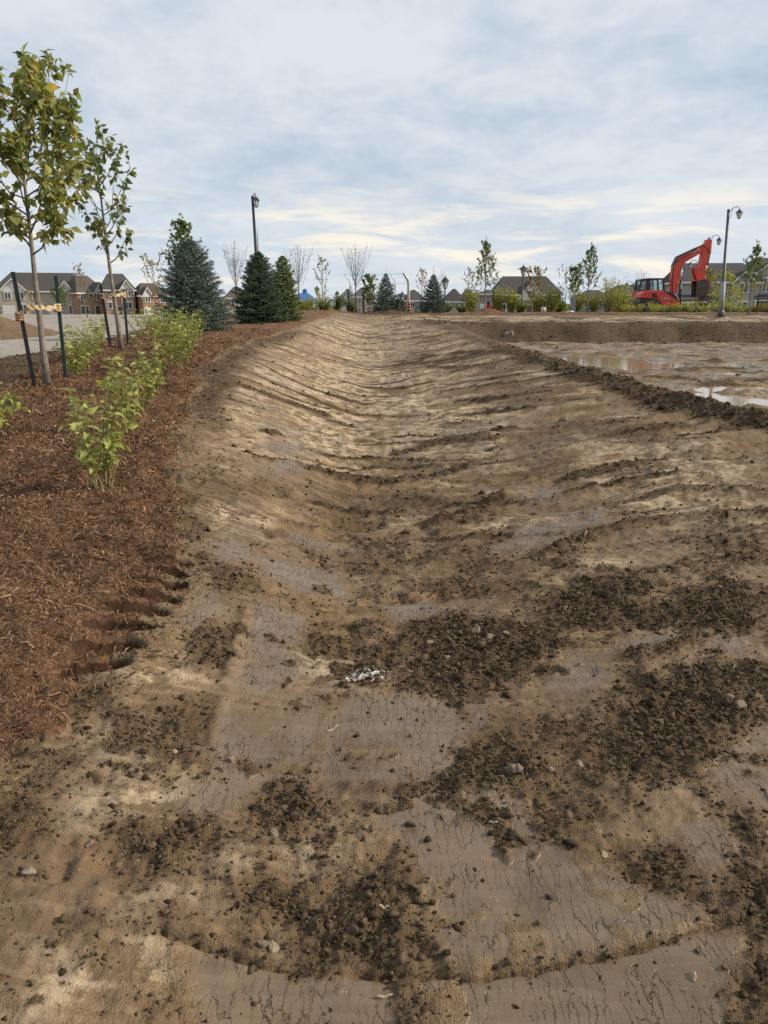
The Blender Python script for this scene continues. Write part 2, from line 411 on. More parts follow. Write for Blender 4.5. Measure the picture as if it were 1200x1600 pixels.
RIDGES2 = [('r',.16,.10,[(6.3,18.6),(7.6,18.9),(9.5,18.7),(12,18.9)]), ('r',.14,.09,[(5.4,16.5),(7.4,15.6),(9.5,15.9)]), ('r',.12,.07,[(4.6,22.6),(5.0,19.6),(5.2,17.8)]), ('r',.12,.07,[(5.0,11.0),(6.6,10.6),(8.0,10.9)])]

PASSES = [5.0]
while PASSES[-1] < 46: PASSES.append(PASSES[-1]+.22+.012*PASSES[-1]+(.75+.02*PASSES[-1])*((len(PASSES)*.618034) % 1)**1.5)
PASSES = np.array(PASSES)
def ground_fields(x, y):
    """height, the masks sheet / crumb / pale / grass, and what covers the ground (0 mud, 1 mulch, 2 gravel)"""
    z = base(x, y)
    cell = np.where(y < 4, .007, .007*(np.maximum(y, 4)/4)**1.6)      # mesh spacing: finer noise than this is left out
    fade = lambda wl: sst(1.6, 4.0, wl/cell)
    near = y < 60
    # --- masks
    S = np.zeros(x.shape); C = np.zeros(x.shape); P = np.zeros(x.shape)
    warp = (.30*fbm(x*2.1, y*2.1, 2, 5)+.22*perlin(x*7, y*7, 9)*fade(.14)+.12*perlin(x*19, y*19, 10)*fade(.06))
    wsc = np.clip(y/9, .25, 2.0)*.55
    for p in SHEETS: S = np.maximum(S, poly_mask(x, y, p, .02+.012*p[0][1], warp*wsc*.35))
    for p in CRUMBS: C = np.maximum(C, (1.0 if p[0][1] < 4.4 else .60)*poly_mask(x, y, p, .09+.035*p[0][1], warp*wsc*1.9))
    for p in PALES: P = np.maximum(P, poly_mask(x, y, p, .08+.03*p[0][1], warp*wsc*1.4))
    # loose crumbs here and there all over
    spot = sst(.30, .62, fbm(x*1.7+3, y*1.7, 3, 31)+.25*perlin(x*9, y*9, 33)*fade(.11))
    C = np.maximum(C, .75*spot*(1-.8*S)*(1-.55*sst(4, 6.5, y)))
    C = np.maximum(C, (.22+.42*sst(-.25, .55, fbm(x*2.9, y*2.9, 4, 35, .6)))*(1-S)*(1-.5*P)*(1-.6*sst(5, 8, y)))
    swale = sst(4.2, 5.6, y)*sst(.2, -.6, T_XL(y)-x)*(1-sst(-.3, .5, x-T_XR(y)))*(1-sst(41, 43.5, y))
    # --- mulch and gravel
    edge = MULCH_EDGE(y)+.14*fbm(x*1.3, y*1.3, 3, 41)+.07*fbm(x*6, y*6, 3, 43, .7)
    mul = (x < edge) & (x > BED_LEFT(y)+.35*fbm(x*.8, y*.8, 3, 44)) & (y < 47)
    mul |= (y > 42.6+.5*fbm(x*.6, y*.6, 3, 45)) & (y < 47.5) & (x > -7) & (x < 26)
    grv = (x < -6.0-.16*np.maximum(y-12, 0)+.4*fbm(x*.7, y*.7, 3, 46)) & (y > 12.3+.6*fbm(x*.5, y*.5, 2, 47)) & (y < 82)
    grv &= ~mul
    # soil shoulder between mulch and swale (dark) on the far left bank
    C = np.maximum(C, .8*sst(0, .25, x-edge+.1)*(1-sst(.25, .75, x-edge+.3*warp))*sst(5.5, 9, y)*(1-sst(20, 26, y)))
    C = np.maximum(C, .8*((x < BED_LEFT(y)+.2) & (y < 40)))
    # --- relief
    h = .035*fbm(x*.55, y*.55, 3, 1)*sst(1.0, 3, y)
    h += .012*fbm(x*2.3, y*2.3, 3, 2)*(1-.55*S)
    h += .010*fbm(x*9, y*9, 3, 3)*(1-.8*S)*fade(.11)
    h += .006*np.abs(perlin(x*31, y*31, 4))*(1-.9*S)*fade(.035)
    # cross-swale bucket passes
    wob = y+.25*fbm(x*.5, y*.3, 2, 51)+.05*x*np.sin(y*.7)
    r1 = perlin(x*.28, wob*1.25, 52); r2 = perlin(x*.45+9, wob*3.1, 53); r3 = perlin(x*1.1, wob*8.5+.4*perlin(x*3, y*3, 56), 54)
    amp = swale*np.clip(.55+.035*y, .55, 1.3)*(1-.45*sst(.3, 1.2, T_XC(y)-x))
    h += amp*(.045*(1-np.abs(r1)*2.2)+.034*np.sign(r2)*np.abs(r2)**.6*fade(.3)+.018*np.sign(r3)*np.abs(r3)**.7*fade(.11))
    C = np.maximum(C, .9*amp*sst(.30, .52, r2+.25*r3+.3*warp)*sst(-.25, .2, perlin(x*.7, y*.35, 57)))
    # each pass of the bucket ends in a low torn step
    k = np.searchsorted(PASSES, wob)-1; k = np.clip(k, 0, len(PASSES)-2); dd = wob-PASSES[k]; span = PASSES[k+1]-PASSES[k]
    on = sst(-.12, .22, perlin(x*.42+k*13.7, k*3.1+.5+0*x, 58)+.15*perlin(x*2.2, y*2.2, 59))*swale*(dd > 0)
    tear = .5+.5*sst(-.3, .4, perlin(x*5, y*5, 60))
    h += on*tear*(.026+.0010*y)*(1-.5*sst(.3, 1.2, T_XC(y)-x))*np.exp(-dd/(.35*span))*(.4+_hash(k, k*0+5, 3)*1.0)
    C = np.maximum(C, on*np.exp(-(dd/(.07+.006*y))**2)*1.1); P = np.maximum(P, .95*on*sst(.15, .5, dd/span)*sst(-.3, .3, perlin(x*.9, y*1.7, 67)))
    P = np.maximum(P, .95*swale*sst(-.1, .35, -r2+.35*r1)*sst(7, 13, y))
    # fine cross grain nearer the camera
    h += .004*perlin(x*1.2, y*22, 55)*fade(.045)*(1-C)*sst(2.0, 3.0, y)
    h += swale*(.010*fbm(x*4.5, y*7, 3, 48)*fade(.14)+.006*fbm(x*14, y*14, 2, 49)*fade(.07))
    # ridges, grooves
    for kind, wd, ht, pl in LINES+RIDGES2:
        px = [q[0] for q in pl]; py = [q[1] for q in pl]; wd2 = wd*(1+.05*py[0])
        i = np.nonzero((x > min(px)-.8) & (x < max(px)+.8) & (y > min(py)-.8) & (y < max(py)+.8))[0]
        if not len(i): continue
        X = x[i]; Y = y[i]
        d, sd, al = line_dist(X+.25*wd2*perlin(X*11, Y*11, 61), Y+.6*wd2*perlin(X*6, Y*6, 62), pl)
        end = sst(0, .12, al)*sst(1, .88, al)
        a = np.exp(-(d/wd2)**2)*end*(.75+.6*perlin(X*13, Y*13, 63))
        if kind == 'r':
            h[i] += ht*a; C[i] = np.maximum(C[i], np.clip(1.3*np.exp(-(d/(1.5*wd2))**2)*end, 0, 1)*(.9 if wd > .03 else 0))
        else:
            h[i] -= ht*a
    # the long curved lip the bucket left in front
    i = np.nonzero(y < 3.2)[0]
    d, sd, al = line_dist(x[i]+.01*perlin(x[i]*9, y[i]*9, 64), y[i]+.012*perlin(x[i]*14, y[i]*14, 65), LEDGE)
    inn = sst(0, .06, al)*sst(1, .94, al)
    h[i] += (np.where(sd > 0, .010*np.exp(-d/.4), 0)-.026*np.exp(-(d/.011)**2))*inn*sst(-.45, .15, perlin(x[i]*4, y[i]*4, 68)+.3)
    C[i] = np.maximum(C[i], np.exp(-(d/.008)**2)*inn*.8); ledge_gap = np.zeros(x.shape); ledge_gap[i] = np.exp(-(d/.009)**2)*inn  # crumb colour also laid thin along the crease to paint its gap shade
    # toothed edge pressed into the mulch
    dent = np.zeros(x.shape); rim = np.zeros(x.shape)
    i = np.nonzero((y > 2.4) & (y < 4.4) & (x < -.6) & (x > -1.9))[0]
    for tx, ty in TEETH:
        X = x[i]-tx; Y = y[i]-ty-.10*X+.5*X*X+.012*perlin(x[i]*12, y[i]*12, 66)
        dent[i] += np.exp(-((X+.01)/.15)**4-(Y/.045)**2); rim[i] += np.exp(-(X/.17)**4-((Y-.070)/.026)**2)
    dent *= 1+.25*fbm(x*14, y*14, 2, 70)
    tz = np.zeros(x.shape); tz[i] = sst(-.30, -.05, x[i]-np.interp(y[i], [q[1] for q in TEETH[::-1]], [q[0] for q in TEETH[::-1]]))*(1-sst(.14, .26, x[i]+1.16+.06*warp[i]))*sst(2.75, 2.9, y[i])*(1-sst(3.98, 4.1, y[i]))
    C = C*(1-tz)+.45*tz; P = P*(1-tz)+.35*tz; S = S*(1-tz)
    mul |= dent > .28
    ty_ = np.array(TEETH)[::-1]; mul |= (y > 2.84) & (y < 4.02) & (x < np.interp(y, ty_[:, 1], ty_[:, 0])+.03+.08*fbm(x*8, y*8, 2, 69))
    # crest heap on the right of the swale
    cx = x-T_XR(y)-.18*fbm(y*.9, y*0+3, 2, 71); cw = sst(6.6, 8.2, y)*(1-sst(30, 33, y))
    heap = np.exp(-(cx/.26)**2)*cw
    h += heap*(.065+.06*fbm(x*2.2, y*2.2, 3, 72))*(1-.85*sst(13, 18, y)); C = np.maximum(C, np.clip(1.6*np.exp(-(cx/.42)**2)*cw+.3*warp*heap, 0, 1)*(1-.4*sst(16, 20, y)))
    # basin
    bas = sst(.7, 1.8, x-T_XR(y))*sst(7.5, 9.5, y)*(1-sst(32.5, 33.5, y))
    pud = np.zeros(x.shape)
    for a, b, ra, rb in PUDDLES:
        pud = np.maximum(pud, 1-sst(.55, 1.1, np.hypot((x-a)/ra, (y-b)/rb)+.35*fbm(x*.9, y*.9, 3, 74)))
    h = h*(1-.6*bas)+bas*(.038+.075*fbm(x*1.1, y*.9, 3, 75)+.035*fbm(x*4, y*4, 3, 76)*fade(.25)-.16*pud)
    P = np.maximum(P, .7*bas*(1-pud)*sst(-.1, .35, fbm(x*.7, y*.7, 3, 77))); S = np.maximum(S, bas*sst(-.1, .3, fbm(x*.8+5, y*.8, 3, 78)))
    C = np.maximum(C, bas*.9*sst(.05, .4, fbm(x*.7, y*1.5, 3, 79)))
    # dark cut bank, pale strip on its top
    far_r = sst(1.0, 2.2, x-.3*warp)
    bank = far_r*sst(32.4, 33.2, y+.6*warp)*(1-sst(35.3, 36.0, y+.8*warp))
    h += bank*(.10*fbm(x*.9, y*.9, 3, 81)+.06*fbm(x*3, y*3, 2, 82)*fade(.33)); C = np.maximum(C, bank)
    top = far_r*sst(35.6, 36.4, y+.8*warp)*(1-sst(40.2, 42.0, y+2*warp))
    P = np.maximum(P*(1-bank), top*sst(-.3, .2, fbm(x*.35, y*1.2, 3, 83))); C = np.maximum(C*(1-.9*top), top*sst(.15, .4, fbm(x*.5, y*1.5, 3, 84)))
    h += top*.03*fbm(x*1.2, y*1.2, 2, 85)
    C = np.maximum(C, .9*sst(40.5, 42.5, y+warp)*(y < 52))
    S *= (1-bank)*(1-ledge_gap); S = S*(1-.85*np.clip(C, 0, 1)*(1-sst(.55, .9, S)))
    S *= 1-.6*sst(.2, .5, fbm(x*3, y*3, 2, 86)+.3*perlin(x*15, y*15, 87))*sst(1.9, 2.4, y)
    blot = sst(.34, .60, fbm(x*4.3, y*4.3, 3, 88, .6)+.35*perlin(x*21, y*21, 89)*fade(.05)); S *= 1-.85*blot; C = np.maximum(C, .85*blot*(1-.8*sst(3.5, 5.5, y))*sst(.2, .6, fbm(x*2, y*2, 2, 90)+.45))
    Cn = np.clip(C*(1-.75*S), 0, 1)
    # crumbly relief
    i = np.nonzero((Cn > .05) & (y < 45))[0]
    X = x[i]; Y = y[i]; cc = Cn[i]
    w1, h1 = worley(X*30+.4*perlin(X*30, Y*30, 91), Y*30, 92); w2, h2 = worley(X*9, Y*9, 93)
    f1 = sst(1.6, 4, .045/cell[i]); f2 = sst(1.6, 4, .11/cell[i])
    h[i] += cc*(.018*f1*(np.clip(.75-w1, 0, 1)*(.4+1.2*h1))+.040*f2*np.clip(.7-w2, 0, 1)*h2*sst(.3, .9, cc)-.008+.012*fbm(X*14,Y*14,3,95)*f2)
    h[i] += cc*.005*perlin(X*60, Y*60, 94)*sst(1.6, 4, .016/cell[i])
    # mulch: heaped and fluffy
    k = np.nonzero(mul)[0]; X = x[k]; Y = y[k]
    lump = .045*fbm(X*1.6, Y*1.6, 3, 101)+.022*fbm(X*6, Y*6, 3, 102)*fade(.16)[k]+.010*np.abs(perlin(X*24, Y*17, 103))*fade(.05)[k]
    h[k] = h[k]*.35+(lump+.05*sst(0, .35, edge[k]-X))
    k = np.nonzero(grv)[0]; h[k] = .02*fbm(x[k]*.6, y[k]*.6, 3, 104)+.012*perlin(x[k]*.8, y[k]*2.5, 105)
    h -= .065*sst(.05, .85, dent); Cn = np.where(mul, np.where(dent > .25, 1.0, np.minimum(Cn, .9)), Cn)  # full crumb value marks the grooves for their painted shade
    z = z+h*np.where(near, 1, sst(120, 60, y))
    G = sst(48, 52, y)+0*x
    P = np.clip(P*(1-.7*Cn)*(1-.5*S), 0, 1)
    return z, S, Cn, P, G, np.where(mul, 1, np.where(grv, 2, 0))

def ground_rows():
    ys = list(np.linspace(-1.0, 1.0, 26)[:-1]); y = 1.0
    while y < 4: ys.append(y); y += .0085
    while y < 50: ys.append(y); y += .0085*(y/4)**1.55
    while y < 3600: ys.append(y); y *= 1.05
    return np.array(ys)
def ground_cols():
    a = np.linspace(-.60, .60, 561); b = .60+np.cumsum(.0024*1.045**np.arange(1, 90))
    return np.concatenate([-b[::-1], a, b])
GY = ground_rows(); GT = ground_cols()
GX = GT[None, :]*(GY[:, None]+1.25); GYY = np.repeat(GY[:, None], len(GT), 1)
nr, nc = GX.shape
gx = GX.ravel(); gy = GYY.ravel()
gz, gS, gC, gP, gG, gK = ground_fields(gx, gy)
def zat(x, y):
    """height of the finished ground"""
    r = int(np.clip(np.searchsorted(GY, y)-1, 0, nr-2)); fy = (y-GY[r])/(GY[r+1]-GY[r]); t = x/(y+1.25)
    c = int(np.clip(np.searchsorted(GT, t)-1, 0, nc-2)); fx = (t-GT[c])/(GT[c+1]-GT[c]); Z = gz.reshape(nr, nc)[r:r+2, c:c+2]
    return float((Z[0, 0]*(1-fx)+Z[0, 1]*fx)*(1-fy)+(Z[1, 0]*(1-fx)+Z[1, 1]*fx)*fy)

# ---------------------------------------------------------------- ground materials
def mud_material():
    m, w, out = material('churned_mud')
    p = w.pos(); S = w.attr('sheet'); C = w.attr('crumb'); P = w.attr('pale'); G = w.attr('grass')
    n1 = w.noise(p, 0.9, 4, 0.6); n2 = w.noise(p, 7.0, 5, 0.68); n3 = w.noise(p, 55.0, 3, 0.65)
    st = w.noise(w.scl(p, (0.9, 9.0, 3.0)), 2.2, 4, 0.65)
    st2 = w.noise(w.scl(p, (2.0, 13.0, 5.0)), 2.6, 3, 0.65)
    c = w.mix(w.ramp(n1, 0.3, 0.7), (0.104, 0.073, 0.043), (0.190, 0.140, 0.086))
    c = w.mix(w.math('MULTIPLY', w.ramp(st, 0.45, 0.70), 0.55), c, (0.275, 0.212, 0.138))
    c = w.mix(w.math('MULTIPLY', w.ramp(n2, 0.50, 0.72), 0.55), c, (0.085, 0.056, 0.030))
    # rusty stains
    ru = w.math('MULTIPLY', w.ramp(w.noise(p, 1.9, 3, 0.6), 0.56, 0.70), w.ramp(n2, 0.35, 0.6))
    c = w.mix(w.math('MULTIPLY', ru, 0.45), c, (0.25, 0.155, 0.078))
    pf = w.math('MULTIPLY', P, w.ramp(w.math('ADD', w.math('MULTIPLY', n2, 0.75), w.math('ADD', w.math('MULTIPLY', st, 0.3), w.math('MULTIPLY', n3, 0.25))), 0.58, 0.74))
    c = w.mix(pf, c, (0.50, 0.43, 0.325))
    sheetc = w.mix(w.ramp(st2, 0.35, 0.7), (0.110, 0.084, 0.056), (0.145, 0.113, 0.078))
    sheetc = w.mix(w.math('MULTIPLY', w.ramp(n2, 0.52, 0.7), 0.5), sheetc, (0.140, 0.094, 0.054))
    sheetc = w.mix(w.math('MULTIPLY', w.ramp(w.noise(w.scl(p, (1.0, 2.6, 1.0)), 2.7, 4, 0.6), 0.42, 0.66), 0.75), sheetc, (0.175, 0.138, 0.096))
    sheetc = w.mix(w.math('MULTIPLY', w.ramp(w.noise(w.scl(p, (1.6, 1.0, 1.0)), 4.1, 4, 0.65), 0.5, 0.68), 0.6), sheetc, (0.072, 0.052, 0.033))
    c = w.mix(w.math('MULTIPLY', S, 0.8), c, sheetc)
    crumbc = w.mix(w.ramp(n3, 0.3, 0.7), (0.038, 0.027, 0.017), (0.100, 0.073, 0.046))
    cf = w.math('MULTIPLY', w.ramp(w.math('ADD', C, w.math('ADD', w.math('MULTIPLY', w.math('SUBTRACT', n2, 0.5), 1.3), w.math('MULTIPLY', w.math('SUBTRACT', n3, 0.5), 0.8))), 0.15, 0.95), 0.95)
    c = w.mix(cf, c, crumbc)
    # pale flecks: straw, grit
    fl = w.n('ShaderNodeTexVoronoi', {'Vector': w.scl(p, (1.0, 2.2, 1.0)), 'Scale': 26.0, 'Randomness': 1.0}, feature='F1')
    flk = w.math('MULTIPLY', w.ramp(fl.outputs['Distance'], 0.13, 0.06), w.ramp(w.noise(p, 3.1, 3), 0.52, 0.62))
    c = w.mix(w.math('MULTIPLY', flk, 0.7), c, (0.46, 0.38, 0.26))
    c = w.mix(G, c, w.mix(w.ramp(n1, 0.4, 0.6), (0.075, 0.085, 0.030), (0.14, 0.12, 0.055)))
    # cracks open along the pull of the drying sheets
    q = w.n('ShaderNodeVectorMath', {0: w.scl(p, (19.0, 3.2, 1.0)), 1: w.scl(w.noise(p, 26.0, 3, 0.7, 0, 1), (0.65, 0.35, 0))}, operation='ADD').outputs[0]
    q = w.n('ShaderNodeSeparateXYZ', {0: q}); q = w.n('ShaderNodeCombineXYZ', {0: q.outputs[0], 1: q.outputs[1], 2: 0.0}).outputs[0]
    vo = w.n('ShaderNodeTexVoronoi', {'Vector': q, 'Scale': 2.0}, feature='DISTANCE_TO_EDGE').outputs['Distance']
    gate = w.ramp(w.noise(p, 5.5, 3, 0.6), 0.38, 0.60)
    crack = w.math('MULTIPLY', w.ramp(w.math('SUBTRACT', vo, w.math('MULTIPLY', w.ramp(w.noise(p, 13.0, 3, 0.6), 0.45, 0.70), 0.022)), 0.024, 0.0), w.math('MULTIPLY', gate, w.math('MULTIPLY', S, w.ramp(C, 0.8, 0.3))))
    c = w.mix(w.math('MULTIPLY', crack, 0.75), c, (0.045, 0.030, 0.018))
    wet = w.math('MULTIPLY', S, w.ramp(w.noise(p, 2.3, 4, 0.55), 0.34, 0.60))
    rough = w.n('ShaderNodeMapRange', {0: wet, 1: 0.0, 2: 1.0, 3: 0.74, 4: 0.28}).outputs[0]
    rough = w.math('ADD', rough, w.math('ADD', w.math('MULTIPLY', w.math('SUBTRACT', n3, 0.5), 0.22), w.math('MULTIPLY', w.math('SUBTRACT', n2, 0.5), 0.35)), clamp=True)
    damp = w.math('MULTIPLY', w.ramp(w.noise(p, 1.5, 4, 0.6), 0.44, 0.60), w.ramp(C, 0.75, 0.3))
    rough = w.math('SUBTRACT', rough, w.math('MULTIPLY', damp, 0.18), clamp=True)
    c = w.mix(w.math('MULTIPLY', damp, 0.22), c, (0.105, 0.076, 0.048))
    inv = w.math('SUBTRACT', 1.0, w.math('MAXIMUM', w.math('MULTIPLY', S, 0.80), w.math('MULTIPLY', damp, 0.45)))
    fine = w.math('ADD', w.math('MULTIPLY', n3, 0.55), w.noise(p, 150.0, 2, 0.6))
    hh = w.math('MULTIPLY', w.math('MULTIPLY', fine, inv), 0.0080)
    hh = w.math('ADD', hh, w.math('MULTIPLY', w.math('ADD', w.math('MULTIPLY', st2, 0.4), st), 0.0045))
    hh = w.math('SUBTRACT', hh, w.math('MULTIPLY', crack, 0.010))
    nrm = bump(w, hh, 1.0, 1.0)
    c = w.mix(1.0, c, (1.03, 0.95, 0.845), 'MULTIPLY')
    bsdf(w, out, c, rough, 0, nrm, w.math('ADD', 0.12, w.math('MAXIMUM', w.math('MULTIPLY', S, 0.40), w.math('MULTIPLY', damp, 0.14))))
    return m
def soil_material(name, a, b, scale=60):
    m, w, out = material(name)
    p = w.pos(); n = w.noise(p, scale, 5, 0.65); t = w.attr('tint')
    c = w.mix(w.ramp(w.math('ADD', w.math('MULTIPLY', n, 0.6), w.math('MULTIPLY', t, 0.5)), 0.3, 0.8), a, b)
    bsdf(w, out, c, 0.95, 0, bump(w, n, 0.8, 0.006), 0.12)
    return m
def mulch_material():
    m, w, out = material('bark_mulch')
    p = w.pos()
    a = w.noise(w.scl(p, (1.0, 3.0, 1.0)), 26, 5, 0.7, 0.8); b = w.noise(w.scl(p, (3.0, 1.0, 1.0)), 30, 5, 0.7, 0.8)
    f = w.math('MAXIMUM', a, b); big = w.noise(p, 1.3, 5, 0.6)
    c = w.mix(w.ramp(f, 0.42, 0.75), (0.088, 0.047, 0.027), (0.262, 0.150, 0.088))
    c = w.mix(w.math('MULTIPLY', w.ramp(big, 0.5, 0.7), 0.55), c, (0.26, 0.140, 0.072))
    c = w.mix(w.math('MULTIPLY', w.ramp(w.noise(p, 3.7, 5, 0.6), 0.55, 0.7), 0.5), c, (0.070, 0.030, 0.016))
    c = w.mix(w.math('MULTIPLY', w.ramp(w.attr('crumb'), 0.965, 0.995), 0.75), c, (0.045, 0.024, 0.014))   # groove shade painted onto the pressed mulch of the tooth marks
    bsdf(w, out, c, 0.95, 0, bump(w, f, 1.0, 0.02), 0.15)
    return m
def gravel_material():
    m, w, out = material('crushed_gravel')
    p = w.pos()
    v = w.n('ShaderNodeTexVoronoi', {'Vector': p, 'Scale': 22.0}, feature='F1')
    n = w.noise(w.scl(p, (0.6, 2.4, 1)), 0.7, 5, 0.6)
    c = w.mix(w.ramp(v.outputs['Color'], 0.2, 0.8), (0.21, 0.185, 0.16), (0.34, 0.31, 0.275))
    c = w.mix(w.math('MULTIPLY', w.ramp(n, 0.45, 0.65), 0.6), c, (0.30, 0.245, 0.18))
    bsdf(w, out, c, 0.9, 0, bump(w, v.outputs['Distance'], 0.6, 0.02), 0.3)
    return m
M_MUD = mud_material(); M_MULCH = mulch_material(); M_GRAVEL = gravel_material()
M_SOIL = soil_material('dark_soil', (0.034, 0.024, 0.015), (0.118, 0.085, 0.054))

def build_ground():
    i = np.arange((nr-1)*nc).reshape(nr-1, nc)[:, :-1].ravel()
    quads = np.stack([i, i+1, i+nc+1, i+nc], 1)
    k = gK[quads[:, 0]]; k2 = gK[quads[:, 2]]; kk = np.where(k == k2, k, np.minimum(k, k2))
    V = np.stack([gx, gy, gz], 1)
    for cls, name, mat in ((0, 'ground', M_MUD), (1, 'mulch_bed', M_MULCH), (2, 'gravel_lot', M_GRAVEL)):
        q = quads[kk == cls]; u, inv = np.unique(q, return_inverse=True)
        me = np_mesh(name, V[u], inv.reshape(-1, 4), [mat], True,
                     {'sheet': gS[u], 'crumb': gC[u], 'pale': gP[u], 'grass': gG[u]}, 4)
        tag(link(bpy.data.objects.new(name, me)), kind='structure')
build_ground()

# standing water in the low basin
def water_material():
    m, w, out = material('muddy_water')
    p = w.pos()
    nrm = bump(w, w.noise(w.scl(p, (1, 2, 1)), 3.0, 3), 0.06, 0.02)
    bsdf(w, out, w.mix(w.noise(p, 0.5, 3), (0.25, 0.185, 0.115), (0.33, 0.25, 0.165)), 0.06, 0, nrm, 0.5)
    return m
M_WATER = water_material()
def build_water():
    m = MB(); m.add([(3.9, 9.6, WATER), (14.5, 9.6, WATER), (16.5, 30.5, WATER), (3.6, 30.5, WATER), (3.4, 20, WATER)], [(0, 1, 2, 3, 4)])
    tag(m.build('puddle_water', M_WATER), kind='structure')
build_water()

# ---------------------------------------------------------------- loose soil, mulch shreds
RNG = np.random.default_rng(7)
def ico(sub):
    bm = bmesh.new(); bmesh.ops.create_icosphere(bm, subdivisions=sub, radius=1.0)
    v = np.array([q.co[:] for q in bm.verts]); f = np.array([[q.index for q in fc.verts] for fc in bm.faces]); bm.free()
    return v, f
OCTA = (np.array([(1,0,0),(-1,0,0),(0,1,0),(0,-1,0),(0,0,1),(0,0,-1)], float), np.array([(0,2,4),(2,1,4),(1,3,4),(3,0,4),(2,0,5),(1,2,5),(3,1,5),(0,3,5)]))
def scatter_clods(name, mat, xy, size, sub, flat=0.7, sink=0.25, seed=1):
    rng = np.random.default_rng(seed); (v0, f0), n = (ico(sub) if sub else OCTA), len(xy); k = len(v0)
    zz = ground_fields(xy[:, 0].copy(), xy[:, 1].copy())[0]
    V = np.repeat(v0[None], n, 0)
    # lumpy: push vertices by low frequency waves that differ for every clod
    for j in range(4):
        d = rng.normal(size=(n, 3)); d /= np.linalg.norm(d, axis=1)[:, None]
        a = np.einsum('nkc,nc->nk', V, d)
        V = V*(1+(  .27*np.sin(a*rng.uniform(1.5, 5.0, (n, 1))+rng.uniform(0, 6, (n, 1))))[..., None])
    if sub > 1:
        for j in range(5):
            d = rng.normal(size=(n, 3)); d /= np.linalg.norm(d, axis=1)[:, None]; a = np.einsum('nkc,nc->nk', V, d)
            V = V-d[:, None]*(np.maximum(a-rng.uniform(.35, .7, (n, 1)), 0)*.85)[..., None]
            V = V*(1+(.07*np.sin(a*rng.uniform(6, 11, (n, 1))+rng.uniform(0, 6, (n, 1))))[..., None])
    V = V*rng.uniform(.5, 1.35, (n, 1, 3))
    V[..., 2] *= flat
    ang = rng.uniform(0, 2*np.pi, n); ca, sa = np.cos(ang), np.sin(ang); tl = rng.normal(0, .35, n); ct, st = np.cos(tl), np.sin(tl)
    x, y, z = V[..., 0], V[..., 1], V[..., 2]
    y, z = y*ct[:, None]-z*st[:, None], y*st[:, None]+z*ct[:, None]
    x, y = x*ca[:, None]-y*sa[:, None], x*sa[:, None]+y*ca[:, None]
    V = np.stack([x, y, z], -1)*size[:, None, None]
    V[..., 0] += xy[:, 0, None]; V[..., 1] += xy[:, 1, None]; V[..., 2] += (zz+size*(.55-sink))[:, None]
    Fc = (f0[None]+(np.arange(n)*k)[:, None, None]).reshape(-1, 3)
    me = np_mesh(name, V.reshape(-1, 3), Fc, [mat], False, {'tint': np.repeat(rng.uniform(0, 1, n), k)})
    return link(bpy.data.objects.new(name, me))
def build_clods():
    # candidates follow the crumb mask, denser near the camera
    w = (gC**2.2+.012)*(gK == 0)*(gy > .8)*(gy < 36)*(np.abs(gx) < gy*.62+1.2)
    fine = w*np.clip(gy/2.2, .3, 1.0)
    for name, n, lo, hi, al, sub, seed, wt in (('bank_clods', 4500, .011, .055, 3.0, 2, 6, (gC > .6)*(gK == 0)*((gy > 31)*(gy < 37)*(gx > 0)*3.0+(np.abs(gx-T_XR(gy)) < .6)*(gy > 7)*(gy < 30)*1.0)*np.minimum(gy, 20)), ('soil_crumbs', 90000, .0026, .010, 2.6, 0, 3, fine), ('soil_lumps', 8500, .006, .017, 3.2, 1, 8, w), ('soil_clods', 380, .013, .032, 3.4, 2, 4, w**1.5)):
        p = wt/wt.sum(); idx = RNG.choice(len(gx), n, p=p)
        xy = np.stack([gx[idx]+RNG.normal(0, .01, n), gy[idx]+RNG.normal(0, .01, n)], 1)
        u = RNG.uniform(0, 1, n); size = (lo**(1-al)+u*(hi**(1-al)-lo**(1-al)))**(1/(1-al))
        if name != 'bank_clods': size *= np.clip(.75+xy[:, 1]/13, .8, 1.7)
        o = scatter_clods(name, M_SOIL, xy, size, sub, seed=seed)
        tag(o, {'bank_clods': 'heavy dark clods on the cut bank and the crest heap', 'soil_lumps': 'thumb sized soil lumps among the crumbs', 'soil_crumbs': 'fine dark soil crumbs strewn over the mud', 'soil_clods': 'dark soil clods lying in the crumbly patches'}[name], 'soil', kind='stuff')
build_clods()

